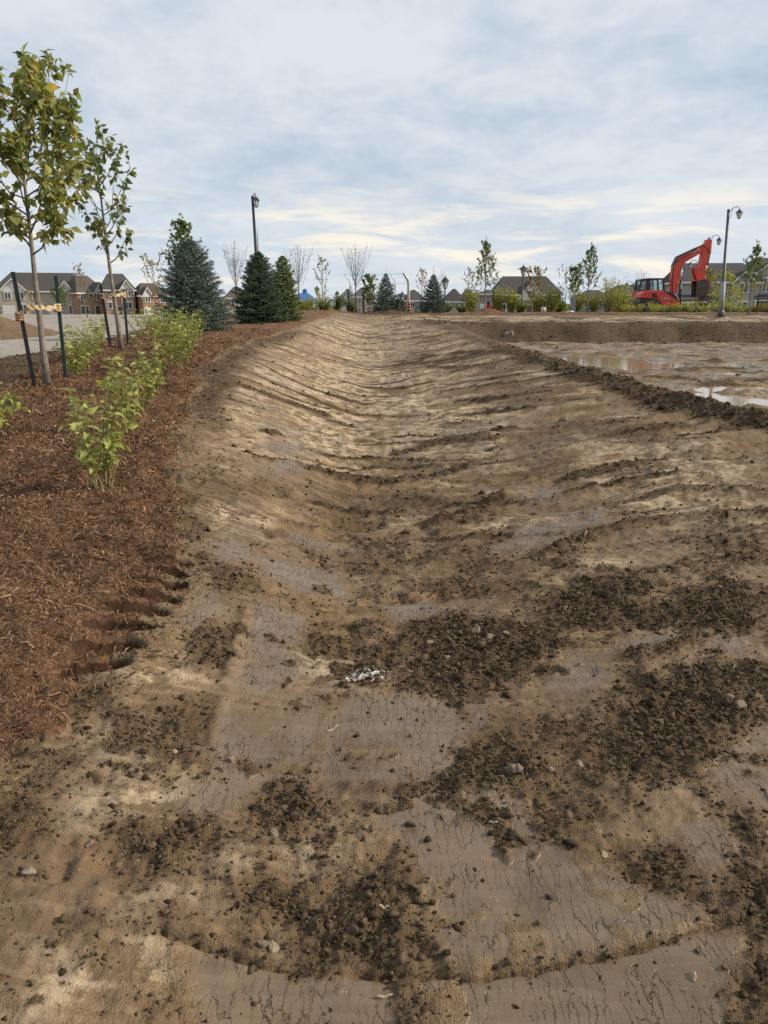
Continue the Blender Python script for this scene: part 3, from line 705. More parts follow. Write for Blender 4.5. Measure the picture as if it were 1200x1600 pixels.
def shred_material():
    m, w, out = material('mulch_shreds')
    t = w.attr('tint')
    c = w.mix(w.ramp(t, 0.0, 0.75), (0.085, 0.045, 0.026), (0.262, 0.150, 0.086))
    c = w.mix(w.ramp(t, 0.72, 0.92), c, (0.40, 0.26, 0.15))
    c = w.mix(w.ramp(t, 0.955, 0.965), c, (0.44, 0.33, 0.20))
    c = w.mix(w.math('MULTIPLY', w.ramp(w.noise(w.pos(), 0.8, 4), 0.5, 0.68), 0.5), c, (0.30, 0.185, 0.10))
    c = w.mix(w.math('MULTIPLY', w.ramp(w.noise(w.pos(), 1.6, 4), 0.45, 0.65), 0.5), c, (0.085, 0.046, 0.027))
    bsdf(w, out, c, 0.9, 0, None, 0.2)
    return m
M_SHRED = shred_material()
def build_shreds():
    rng = np.random.default_rng(11)
    e = np.zeros(len(gx))
    near = (gK == 1) & (gC < .97) & (gy > 1.2) & (gy < 22) & (gx > -gy*.62-1.6)
    e[near] = np.clip(gy[near]/3, .6, 2.2)
    stray = (gK == 0) & (gy > 1.6) & (gy < 12) & (gx > MULCH_EDGE(gy)-.3) & (gx < MULCH_EDGE(gy)+.5)
    e[stray] = .35*np.exp(-np.abs(gx[stray]-MULCH_EDGE(gy[stray]))/.13)
    n = 125000; idx = rng.choice(len(gx), n, p=e/e.sum())
    X = gx[idx]+rng.normal(0, .012, n); Y = gy[idx]+rng.normal(0, .012, n); Z = gz[idx]+rng.uniform(.000, .012, n)
    L = rng.lognormal(-4.0, .58, n)*np.clip(.8+Y/9, 1, 2.4); L = np.clip(L, .010, .16); W = np.clip(L*rng.uniform(.06, .16, n), .0018, .008)*np.clip(.8+Y/12, 1, 2)
    a = rng.uniform(0, np.pi, n); pit = rng.normal(0, .38, n); bend = rng.normal(0, .18, n)
    d = np.stack([np.cos(a)*np.cos(pit), np.sin(a)*np.cos(pit), np.sin(pit)], 1)
    s = np.stack([-np.sin(a), np.cos(a), rng.normal(0, .5, n)], 1); s /= np.linalg.norm(s, axis=1)[:, None]
    up = np.cross(d, s); c = np.stack([X, Y, Z], 1)
    h = (L/2)[:, None]; ww = (W/2)[:, None]
    mid = c+up*(bend*L)[:, None]+np.array([0, 0, .004])
    V = np.stack([c-d*h-s*ww*.5, c-d*h+s*ww*.6, mid-s*ww, mid+s*ww, c+d*h-s*ww*.4, c+d*h+s*ww*.5, mid+up*ww*.9], 1)
    f0 = np.array([[0,2,3],[0,3,1],[2,4,5],[2,5,3],[0,6,1],[4,6,5]])
    Fc = (f0[None]+(np.arange(n)*7)[:, None, None]).reshape(-1, 3)
    me = np_mesh('mulch_shreds', V.reshape(-1, 3), Fc, [M_SHRED], False, {'tint': np.repeat(rng.uniform(0, 1, n), 7)})
    tag(link(bpy.data.objects.new('mulch_shreds', me)), 'loose shreds of reddish brown bark mulch covering the planting bed', 'mulch', kind='stuff')
build_shreds()

# ---------------------------------------------------------------- houses beyond the site
def brick_mat(name, a, b):
    m, w, out = material(name)
    p = w.n('ShaderNodeTexCoord').outputs['Object']
    s = w.n('ShaderNodeSeparateXYZ', {0: p}); q = w.n('ShaderNodeCombineXYZ', {0: w.math('ADD', s.outputs[0], s.outputs[1]), 1: s.outputs[2], 2: 0.0}).outputs[0]
    br = w.n('ShaderNodeTexBrick', {'Vector': q, 'Color1': a, 'Color2': b, 'Mortar': (0.36, 0.32, 0.27), 'Scale': 1.0, 'Mortar Size': 0.012, 'Brick Width': 0.22, 'Row Height': 0.075})
    c = w.mix(w.math('MULTIPLY', w.ramp(w.noise(p, 0.8, 4), 0.4, 0.7), 0.3), br.outputs[0], a)
    bsdf(w, out, c, 0.9, 0, None, 0.2); return m
def shingle_mat(name, a, b):
    m, w, out = material(name)
    p = w.n('ShaderNodeTexCoord').outputs['Object']
    n = w.noise(w.scl(p, (1, 1, 4)), 5, 5, 0.7); g = w.noise(p, 0.5, 4)
    c = w.mix(w.ramp(n, 0.3, 0.7), a, b); c = w.mix(w.math('MULTIPLY', g, 0.3), c, tuple(v*0.7 for v in a))
    bsdf(w, out, c, 0.92, 0, bump(w, n, 0.4, 0.03), 0.2); return m
M_CREAM = brick_mat('cream_brick', (0.50, 0.45, 0.37), (0.40, 0.35, 0.28))
M_RED = brick_mat('red_brick', (0.35, 0.15, 0.092), (0.43, 0.205, 0.13))
M_TAN = brick_mat('tan_brick', (0.41, 0.245, 0.165), (0.34, 0.19, 0.125))
M_GREYB = brick_mat('grey_stone', (0.23, 0.215, 0.195), (0.30, 0.285, 0.26))
M_SIDING = paint('grey_siding', (0.33, 0.325, 0.30), 0.8, 0, 0.1, 1.5)
M_ROOFG = shingle_mat('charcoal_shingles', (0.055, 0.053, 0.053), (0.095, 0.090, 0.086))
M_ROOFB = shingle_mat('brown_shingles', (0.085, 0.070, 0.060), (0.125, 0.105, 0.092))
M_WHITE = paint('white_trim', (0.72, 0.70, 0.66), 0.6, 0, 0.06, 2)
def glass_mat(name, col=(0.035, 0.045, 0.055), rough=0.08):
    m, w, out = material(name)
    bsdf(w, out, w.mix(w.noise(w.pos(), 0.9, 3), col, tuple(v*1.8 for v in col)), rough, 0, None, 0.6); return m
M_PANE = glass_mat('window_pane')
M_DOOR = paint('door_paint', (0.10, 0.075, 0.06), 0.5)
def gable_roof(m, x0, x1, y0, y1, ze, zr, ov=0.3, th=0.14):
    """ridge along y; two thick slopes"""
    xm = (x0+x1)/2
    for a, b in ((x0-ov, xm), (x1+ov, xm)):
        zl = ze-(zr-ze)*ov/max(xm-x0, .1)
        m.add([(a,y0-ov,zl),(b,y0-ov,zr),(b,y1,zr),(a,y1,zl),(a,y0-ov,zl+th),(b,y0-ov,zr+th),(b,y1,zr+th),(a,y1,zl+th)],
              [(0,1,2,3),(4,7,6,5),(0,4,5,1),(1,5,6,2),(2,6,7,3),(3,7,4,0)])
def house(label, x, y, rz, W, D, He, Hr, wall, roof, gables=(), wins=(), doors=(), garages=(), hip=0.5, cat='house', porch=None, base_z=None, ov=0.35, gable_wall=None):
    z0 = float(base(x, y)) if base_z is None else base_z
    h = tag(empty('house', (x, y, z0-.05), rz), label, cat, 'houses around the site')
    m = MB(); m.box(-W/2, W/2, 0, D, -1.0, He); wl = m.build('wall', wall, h)
    # main roof, ridge along x, hipped by the given share of half the depth
    m = MB(); hi = hip*D/2; a, b = -W/2-ov, W/2+ov; c, d = -ov, D+ov; th = 0.16
    ra, rb = (-W/2+hi, W/2-hi) if hip > 0 else (a, b)
    if rb-ra < .4: ra, rb = -.2, .2
    for z in (0, th):
        m.v += [(a,c,He+z),(b,c,He+z),(b,d,He+z),(a,d,He+z),(ra,D/2,Hr+z),(rb,D/2,Hr+z)]
    m.t += [0.5]*12
    for q in ((0,1,5,4),(1,2,5),(2,3,4,5),(3,0,4)):
        m.f.append(tuple(i+6 for i in q)); m.f.append(tuple(reversed(q)))
    for i in range(4): m.f.append((i,(i+1)%4,(i+1)%4+6,i+6))
    m.build('roof', roof, h)
    m = MB()
    for s0, s1, t0, t1 in ((a, b, c-.05, c), (a, b, d, d+.05), (a-.05, a, c, d), (b, b+.05, c, d)): m.box(s0, s1, t0, t1, He-.16, He+.10)
    m.build('eave_trim', M_WHITE, h)
    for gx_, gw, gh, proud, zb in gables:
        e = He if zb is None else zb
        m = MB(); m.add([(gx_-gw/2,-proud,-1.0),(gx_+gw/2,-proud,-1.0),(gx_+gw/2,-proud,e),(gx_,-proud,gh-.12),(gx_-gw/2,-proud,e),
                         (gx_-gw/2,.3,-1.0),(gx_+gw/2,.3,-1.0),(gx_+gw/2,D*.35,e),(gx_,D*.42,gh-.12),(gx_-gw/2,D*.35,e)],
                        [(0,1,2,3,4),(1,6,7,2),(5,0,4,9),(2,7,8,3),(3,8,9,4)])
        g = m.build('gable', wall, h)
        m = MB(); m.add([(gx_-gw/2+.12,-proud-.03,e),(gx_+gw/2-.12,-proud-.03,e),(gx_,-proud-.03,gh-.25)],[(0,1,2)]); m.build('gable_panel', gable_wall or M_WHITE, g)
        m = MB(); gable_roof(m, gx_-gw/2, gx_+gw/2, -proud, D*.42, e, gh); m.build('gable_roof', roof, g)
        m = MB()
        for s_ in (-1, 1):
            u0 = gx_+s_*(gw/2+.3); zl = e-(gh-e)*.3/(gw/2)
            m.add([(u0,-proud-.36,zl-.16),(gx_,-proud-.36,gh-.16),(gx_,-proud-.36,gh+.12),(u0,-proud-.36,zl+.12),(u0,-proud-.31,zl-.16),(gx_,-proud-.31,gh-.16),(gx_,-proud-.31,gh+.12),(u0,-proud-.31,zl+.12)],
                  [(0,1,2,3),(4,7,6,5),(0,3,7,4),(2,6,7,3),(0,4,5,1)])
        m.build('barge_board', M_WHITE, g)
    for wx, wz, ww, wh, proud in wins:
        y_ = -proud
        m = MB(); t = .11
        m.box(wx-ww/2-t, wx+ww/2+t, y_-.10, y_+.02, wz+wh/2, wz+wh/2+2*t); m.box(wx-ww/2-t, wx+ww/2+t, y_-.14, y_+.02, wz-wh/2-t, wz-wh/2)
        m.box(wx-ww/2-t, wx-ww/2, y_-.09, y_+.02, wz-wh/2, wz+wh/2); m.box(wx+ww/2, wx+ww/2+t, y_-.09, y_+.02, wz-wh/2, wz+wh/2); m.box(wx-.05, wx+.05, y_-.085, y_+.02, wz-wh/2, wz+wh/2)
        f = m.build('window', M_WHITE, h)
        for s_ in (-1, 1):
            m = MB(); m.box(wx+(.05 if s_ > 0 else -ww/2), wx+(ww/2 if s_ > 0 else -.05), y_-.05, y_-.03, wz-wh/2, wz+wh/2); m.build('pane', M_PANE, f)
    for wx, ww, wh, proud in doors:
        m = MB(); m.box(wx-ww/2, wx+ww/2, -proud-.06, -proud+.02, -.1, wh); dd = m.build('door', M_DOOR, h)
        m = MB(); m.box(wx-ww/2-.12, wx-ww/2, -proud-.10, -proud+.02, -.1, wh+.12); m.box(wx+ww/2, wx+ww/2+.12, -proud-.10, -proud+.02, -.1, wh+.12); m.box(wx-ww/2, wx+ww/2, -proud-.10, -proud+.02, wh, wh+.12); m.build('door_frame', M_WHITE, dd)
    for wx, ww, wh, proud in garages:
        g = None
        for k in range(4):
            m = MB(); m.box(wx-ww/2, wx+ww/2, -proud-.07, -proud+.02, k*wh/4+.015, (k+1)*wh/4-.015)
            g = m.build('garage_panel', M_WHITE, h)
    if porch:
        px0, px1, zt, dp, npost = porch
        m = MB(); m.add([(px0-.3,-dp-.3,zt),(px1+.3,-dp-.3,zt),(px1+.3,.02,zt+.75),(px0-.3,.02,zt+.75),(px0-.3,-dp-.3,zt+.16),(px1+.3,-dp-.3,zt+.16),(px1+.3,.02,zt+.92),(px0-.3,.02,zt+.92)],
                        [(0,3,2,1),(4,5,6,7),(0,1,5,4),(1,2,6,5),(2,3,7,6),(3,0,4,7)]); m.build('porch_roof', roof, h)
        m = MB(); m.box(px0-.25, px1+.25, -dp-.2, -dp-.05, zt-.22, zt-.01); m.build('porch_beam', M_WHITE, h)
        for k in range(npost):
            q = px0+(px1-px0)*k/(npost-1); m = MB(); m.box(q-.11, q+.11, -dp-.18, -dp+.04, -.6, zt-.23); m.box(q-.17, q+.17, -dp-.24, -dp+.10, -.6, .5); m.build('porch_post', M_WHITE, h)
    return h
# the row on the left, across the gravel lot
house('cream brick house with dark hip roof and white gables behind the nearest sapling', -71.5, 166, R(14), 18.0, 11, 5.1, 8.9, M_CREAM, M_ROOFG,
      gables=[(-5.0,5.6,7.6,.8,5.1),(5.0,3.4,7.2,.5,5.1)], wins=[(-6.1,4.2,1.1,1.2,.8),(-3.7,4.2,1.2,1.2,.8),(-.9,4.2,1.1,1.2,0),(3.8,4.2,1.1,1.2,.5),(-3.4,1.5,1.0,1.9,.8),(6.6,1.5,2.2,1.7,.5)], doors=[(-.6,1.0,2.2,0)], garages=[(-6.2,2.4,2.3,.8),(2.6,2.4,2.3,0)])
house('red brick house with brown hip roof and small white gable left of second sapling', -60.6, 166, R(42), 6.2, 10.5, 4.75, 8.3, M_RED, M_ROOFB, hip=.35,
      gables=[(1.5,3.0,6.9,.5,4.75)], wins=[(-2.1,4.0,1.0,1.3,0),(1.2,4.0,1.0,1.2,.5),(-1.9,1.4,1.5,1.5,0)], doors=[(.6,1.0,2.2,.5)])
house('tan brick house with charcoal roof behind the second sapling', -54.4, 163.5, R(22), 6.4, 11, 5.3, 8.6, M_TAN, M_ROOFG, hip=.3,
      gables=[(1.6,2.4,7.3,.4,5.6)], wins=[(-1.6,4.6,1.2,1.1,0),(2.4,4.6,1.0,1.1,.4),(-1.4,2.3,1.5,1.2,0),(1.7,2.3,1.5,1.2,.4)], doors=[(0,1.0,2.1,0)])
house('red brick house with brown roof and tiny gable beside the blue spruce', -47.6, 165, R(31), 5.6, 9, 4.2, 6.7, M_RED, M_ROOFB, hip=.3,
      gables=[(-1.4,2.0,5.9,.3,4.3)], wins=[(-1.4,3.7,1.0,1.3,.3),(1.7,3.5,.9,1.1,0),(1.5,1.2,1.4,1.0,0)], garages=[(-1.3,2.0,2.1,.3)])
house('low house with brown roof half hidden between the two large spruces', -34.0, 185, R(14), 5.2, 8, 4.0, 6.4, M_CREAM, M_ROOFB, wins=[(-1.4,3.0,1.1,1.2,0),(1.5,3.0,1.1,1.2,0)], doors=[(0,1.0,2.1,0)])
# small houses over the swale's far end
house('tiny white house far behind the black tree stakes', -9.0, 185, R(-8), 3.4, 7, 3.6, 6.0, M_WHITE, M_ROOFG, gables=[(0,2.6,5.4,.3,3.6)], wins=[(0,3.0,.9,1.0,.3)], doors=[(.8,.9,2.0,.3)])
house('brick and white house far behind the bare fan shaped tree', -4.6, 180, R(5), 4.6, 8, 4.2, 6.2, M_RED, M_ROOFG, wins=[(-1.2,3.3,1.1,1.2,0),(1.1,3.3,1.1,1.2,0),(-1.2,1.2,1.1,1.3,0)], doors=[(1.2,1.0,2.1,0)])
house('dark roofed house far behind the orange barrel', 7.6, 185, R(10), 4.6, 8, 3.4, 5.8, M_TAN, M_ROOFG, wins=[(-1.0,2.4,1.0,1.1,0),(1.0,2.4,1.0,1.1,0)])
house('far house with sloping dark roof right of the long leadered spruce', 15.6, 185, R(-14), 4.6, 8, 3.2, 6.0, M_CREAM, M_ROOFG, wins=[(-1.0,2.3,1.0,1.1,0),(1.1,2.3,1.0,1.1,0)])
house('far grey gabled house left of the tall slender tree', 19.4, 185, R(-6), 5.0, 8, 3.0, 5.9, M_GREYB, M_ROOFG, gables=[(.8,2.8,5.0,.3,3.0)], wins=[(.8,2.4,1.0,1.1,.3)])
house('low grey wing house with white door beside the tall slender tree', 18.6, 142, R(-3), 3.4, 7, 4.0, 4.7, M_GREYB, M_ROOFG, garages=[(-.9,1.2,2.4,0)], wins=[(.7,1.6,1.0,1.2,0)])
house('grey stone house with dark roof and paired gable window behind pointed lamp', 25.6, 142, R(-2), 11.8, 11, 3.9, 7.1, M_GREYB, M_ROOFG,
      gables=[(.5,4.8,6.2,.9,3.0)], wins=[(.5,4.0,1.2,1.1,.9),(-3.8,2.0,1.4,1.3,0),(4.1,2.0,1.4,1.3,0)], doors=[(.2,1.0,2.1,.9)], porch=(-5.5,-2.3,2.5,1.2,3), hip=.35)
house('distant house with grey roof behind the big yellow green shrub', 42.5, 160, R(-4), 6.4, 8, 3.4, 5.2, M_GREYB, M_ROOFG, wins=[(-1.6,2.6,1.1,1.1,0),(1.4,2.6,1.1,1.1,0)])
house('distant tan house with dark hip roof left of the excavator', 50.4, 162, R(-6), 8.8, 9, 4.4, 6.3, M_TAN, M_ROOFG, wins=[(-2.4,3.0,1.2,1.2,0),(.2,3.0,1.2,1.2,0),(2.6,1.2,1.2,1.2,0)], doors=[(1.4,1.0,2.1,0)])
house('grey sided house with long dark roof behind bucket and right lamp post', 48.6, 116, R(-5), 11.4, 10, 5.0, 7.75, M_SIDING, M_ROOFG,
      gables=[(3.2,3.2,6.4,.7,5.0)], wins=[(3.2,4.2,1.1,1.2,.7),(-1.5,3.9,1.2,1.2,0),(-4.0,1.3,1.2,1.4,0),(3.3,1.5,1.3,1.4,.7)], doors=[(-2.6,1.0,2.1,0)], porch=(-5.6,-.6,2.35,1.5,6), hip=.2, gable_wall=M_SIDING)
house('tall grey house cut off by the right edge behind the dirt pile', 57.8, 116, R(-8), 8.6, 10, 6.3, 8.5, M_SIDING, M_ROOFG,
      gables=[(-2.4,3.0,7.6,.5,6.3)], wins=[(-2.4,4.6,1.0,1.8,.5),(-2.4,1.6,1.2,1.4,.5),(1.0,4.6,1.1,1.3,0)], porch=(-4.0,.2,2.6,1.5,3), hip=.3, gable_wall=M_SIDING)

# ---------------------------------------------------------------- blue-roofed park shelter
def build_shelter():
    x, y = -11.9, 120; z0 = float(base(x, y))-.05; g = tag(empty('park_shelter', (x, y, z0)), 'open park shelter with blue pyramid roof and little cupola', 'shelter')
    blue = paint('blue_metal_roof', (0.06, 0.17, 0.38), 0.45, 0.1, 0.1, 2.0)
    e = 2.0; hw = 2.55
    for k in range(4):                                   # four roof faces, each with its standing seams
        m = MB(); c, s = math.cos(k*math.pi/2), math.sin(k*math.pi/2); rot = lambda p: (p[0]*c-p[1]*s, p[0]*s+p[1]*c, p[2])
        m.add([rot((-hw,-hw,e)), rot((hw,-hw,e)), rot((.3,-.3,3.72)), rot((-.3,-.3,3.72))], [(0,1,2,3)])
        f = m.build('roof_face', blue, g)
        m = MB()
        for j in range(-5, 6):
            xx = j*.45; tt = min(1, max(0, (hw-abs(xx))/hw)); a = (xx,-hw,e+.03); b = (xx if abs(xx) < .3 else xx, -hw+(hw-.3)*tt, e+.03+(3.72-e)*tt*.98)
            if tt > .05: m.tube([rot(a), rot(b)], .025, 4)
        m.build('roof_seams', blue, f)
    m = MB(); m.box(-.28,.28,-.28,.28,3.7,4.0); m.add([(-.4,-.4,4.0),(.4,-.4,4.0),(.4,.4,4.0),(-.4,.4,4.0),(0,0,4.3)], [(0,1,4),(1,2,4),(2,3,4),(3,0,4),(3,2,1,0)]); m.build('cupola', blue, g)
    for sx in (-1, 1):
        for sy in (-1, 1):
            m = MB(); m.box(sx*2.1-.13, sx*2.1+.13, sy*2.1-.13, sy*2.1+.13, 0, e); m.build('post', M_CREAM, g)
    m = MB(); m.box(-hw, hw, -hw, -hw+.08, e-.12, e-.005); m.box(-hw, hw, hw-.08, hw, e-.12, e-.005); m.build('fascia', M_WHITE, g)
build_shelter()

# ---------------------------------------------------------------- lamps
M_BLACK = paint('black_lamp_paint', (0.022, 0.024, 0.028), 0.4, 0.2, 0.2, 3)
M_POLE = paint('grey_blue_pole_paint', (0.060, 0.072, 0.085), 0.45, 0.2, 0.15, 3)
M_SUNLIT = paint('painted_sunlit_pole', (0.24, 0.245, 0.25), 0.6, 0, 0.12, 4)  # paler lower pole, sunlight put into its colour
M_LGLASS = paint('frosted_lantern_glass', (0.58, 0.57, 0.53), 0.25, 0, 0.05, 5)
def lantern(parent, x, y, z, s=1.0, roof_w=None):
    """tapered glass body with four bars under a hipped cap; z is the bottom of the glass"""
    rw = roof_w or .26*s
    n = 6
    def ring(r, zz, k): return [(x+r*math.cos(2*math.pi*(j+.5)/k), y+r*math.sin(2*math.pi*(j+.5)/k), zz) for j in range(k)]
    m = MB(); m.add(ring(.10*s, z, n)+ring(.19*s, z+.34*s, n), [(j,(j+1)%n,(j+1)%n+n,j+n) for j in range(n)]); gl = m.build('lantern_glass', M_LGLASS, parent)
    m = MB()
    for a, b in zip(ring(.103*s, z, n), ring(.195*s, z+.34*s, n)): m.tube([a, b], .013*s, 5)
    m.tube([(x,y,z-.06*s),(x,y,z)], [.06*s,.11*s], 6); m.build('lantern_frame', M_BLACK, parent)
    m = MB(); m.add(ring(rw, z+.34*s, n)+ring(.15*s, z+.48*s, n)+ring(.05*s, z+.55*s, n)+ring(.02*s, z+.64*s, n),
                    [tuple(reversed(range(n)))]+[(r*n+j, r*n+(j+1)%n, (r+1)*n+(j+1)%n, (r+1)*n+j) for r in range(3) for j in range(n)]+[tuple(range(3*n,4*n))]); m.build('lantern_cap', M_BLACK, parent)
def lamp(label, x, y, H, kind, group, pole=M_BLACK, s=1.0, arm=(0.45, 0.0), rad=.055, sunlit_part=0.0, roof_w=None, lean=0.0):
    g = tag(empty('street_lamp', (x, y, float(base(x, y))-.05)), label, 'street lamp', group)
    g.rotation_euler = (0, lean, 0)
    m = MB(); m.tube([(0,0,0),(0,0,.5),(0,0,H)], [rad*1.5, rad*1.25, rad*.8], 10)
    m.build('pole', pole, g, True)
    m = MB(); m.tube([(0,0,-.1),(0,0,.25),(0,0,.42)], [rad*2.6, rad*2.3, rad*1.5], 10); m.build('pole_base', pole, g, True)
    if sunlit_part:
        m = MB(); m.tube([(0,0,.1),(0,0,sunlit_part)], rad*1.75, 10); m.build('sunlit_lower_pole', M_SUNLIT, g, True)  # wider lower pole, coloured pale for its sunlit edge
    if kind == 'post':
        lantern(g, 0, 0, H, s, roof_w)
    else:
        ax, ay = arm; m = MB()
        m.tube([(0,0,H-.28*s),(ax*.15,ay*.15,H-.02),(ax*.45,ay*.45,H+.22*s),(ax*.8,ay*.8,H+.26*s),(ax,ay,H+.12*s)], .024*s, 7)
        m.tube([(0,0,H-.6*s),(ax*.25,ay*.25,H-.35*s),(ax*.38,ay*.38,H+.10*s)], .014*s, 6); m.build('arm', pole, g, True)
        m = MB(); m.tube([(0,0,H-.02),(0,0,H+.06),(0,0,H+.10)], [rad*.95, rad*.95, .01], 8); m.build('pole_cap', pole, g)
        lantern(g, ax, ay, H-.50*s, s)
LG = 'black lantern street lamps'
lamp('tall dark lamp post rising behind the pair of spruces on the left', -5.15, 33, 4.72, 'arm', LG, s=.66, arm=(.15, -.12), rad=.062, lean=R(-1.5))
lamp('grey blue lamp post with curled arm and sunlit-painted foot right of the excavator', 17.0, 40, 5.05, 'arm', LG, pole=M_POLE, s=.70, arm=(.50, -.1), rad=.072, sunlit_part=1.75, lean=R(-2.2))
lamp('small far lamp post in front of the blue shelter roof', -10.4, 124, 3.6, 'post', LG, s=1.9, rad=.09)
lamp('far lamp post between the shelter and the tree stakes', -8.5, 145, 3.6, 'post', LG, s=1.8, rad=.09)
lamp('post top lamp just right of the long leadered spruce', 6.5, 85, 3.2, 'post', LG, s=1.9, rad=.085, pole=M_POLE)
lamp('lamp post with wide pointed cap in front of grey stone house', 13.0, 75, 4.0, 'post', LG, s=1.45, rad=.075, roof_w=.58)
lamp('far lamp post seen through the wire backstop', 2.5, 110, 2.2, 'post', LG, s=2.2, rad=.10)
lamp('arm lamp peeking out right of the excavator boom tip', 28.0, 70, 6.75, 'arm', LG, s=1.0, arm=(.85, -.1), rad=.08)
lamp('arm lamp seen through the triangle under the excavator boom', 37.2, 95, 6.35, 'arm', LG, s=1.15, arm=(-1.1, -.1), rad=.08)
lamp('far arm lamp left of the excavator cab', 37.4, 120, 5.0, 'arm', LG, s=1.4, arm=(-1.0, -.1), rad=.10)

# ---------------------------------------------------------------- wire backstop
def build_backstop():
    steel = paint('galvanised_steel', (0.55, 0.57, 0.58), 0.45, 0.2, 0.1, 4)
    g = tag(empty('wire_backstop', (2.0, 70, float(base(2.0, 70))-.05)), 'tall galvanised wire backstop with bent posts behind the spruce', 'backstop')
    def bent(x, y): return [(x,y,0),(x,y,2.95),(x-.08,y-.15,3.25),(x-.45,y-.75,3.75)]
    m = MB(); m.tube(bent(.12, -.9), .12, 8); m.build('post', steel, g, True)
    for x in (-1.0, -3.0, -5.0):
        m = MB(); m.tube(bent(x, .6), .04, 8); m.build('post', steel, g, True)
    for zz in (.2, 2.0, 2.95):
        m = MB(); m.tube([(.12,-.9,zz),(-1.0,.6,zz),(-5.0,.6,zz)], .014, 6); m.build('rail', steel, g)
    m = MB(); m.tube([(-.33,-1.65,3.74),(-1.45,-.15,3.75),(-5.45,-.15,3.75)], .014, 6); m.build('rail', steel, g)
    m = MB()
    for k in range(46):
        t = k/45; x = -5+4*t
        for sgn in (1, -1): m.tube([(x,.62,.2),(min(-1, max(-5, x+sgn*1.3)),.62,2.95)], .004, 3, False)
    m.build('wire_mesh', steel, g)
build_backstop()

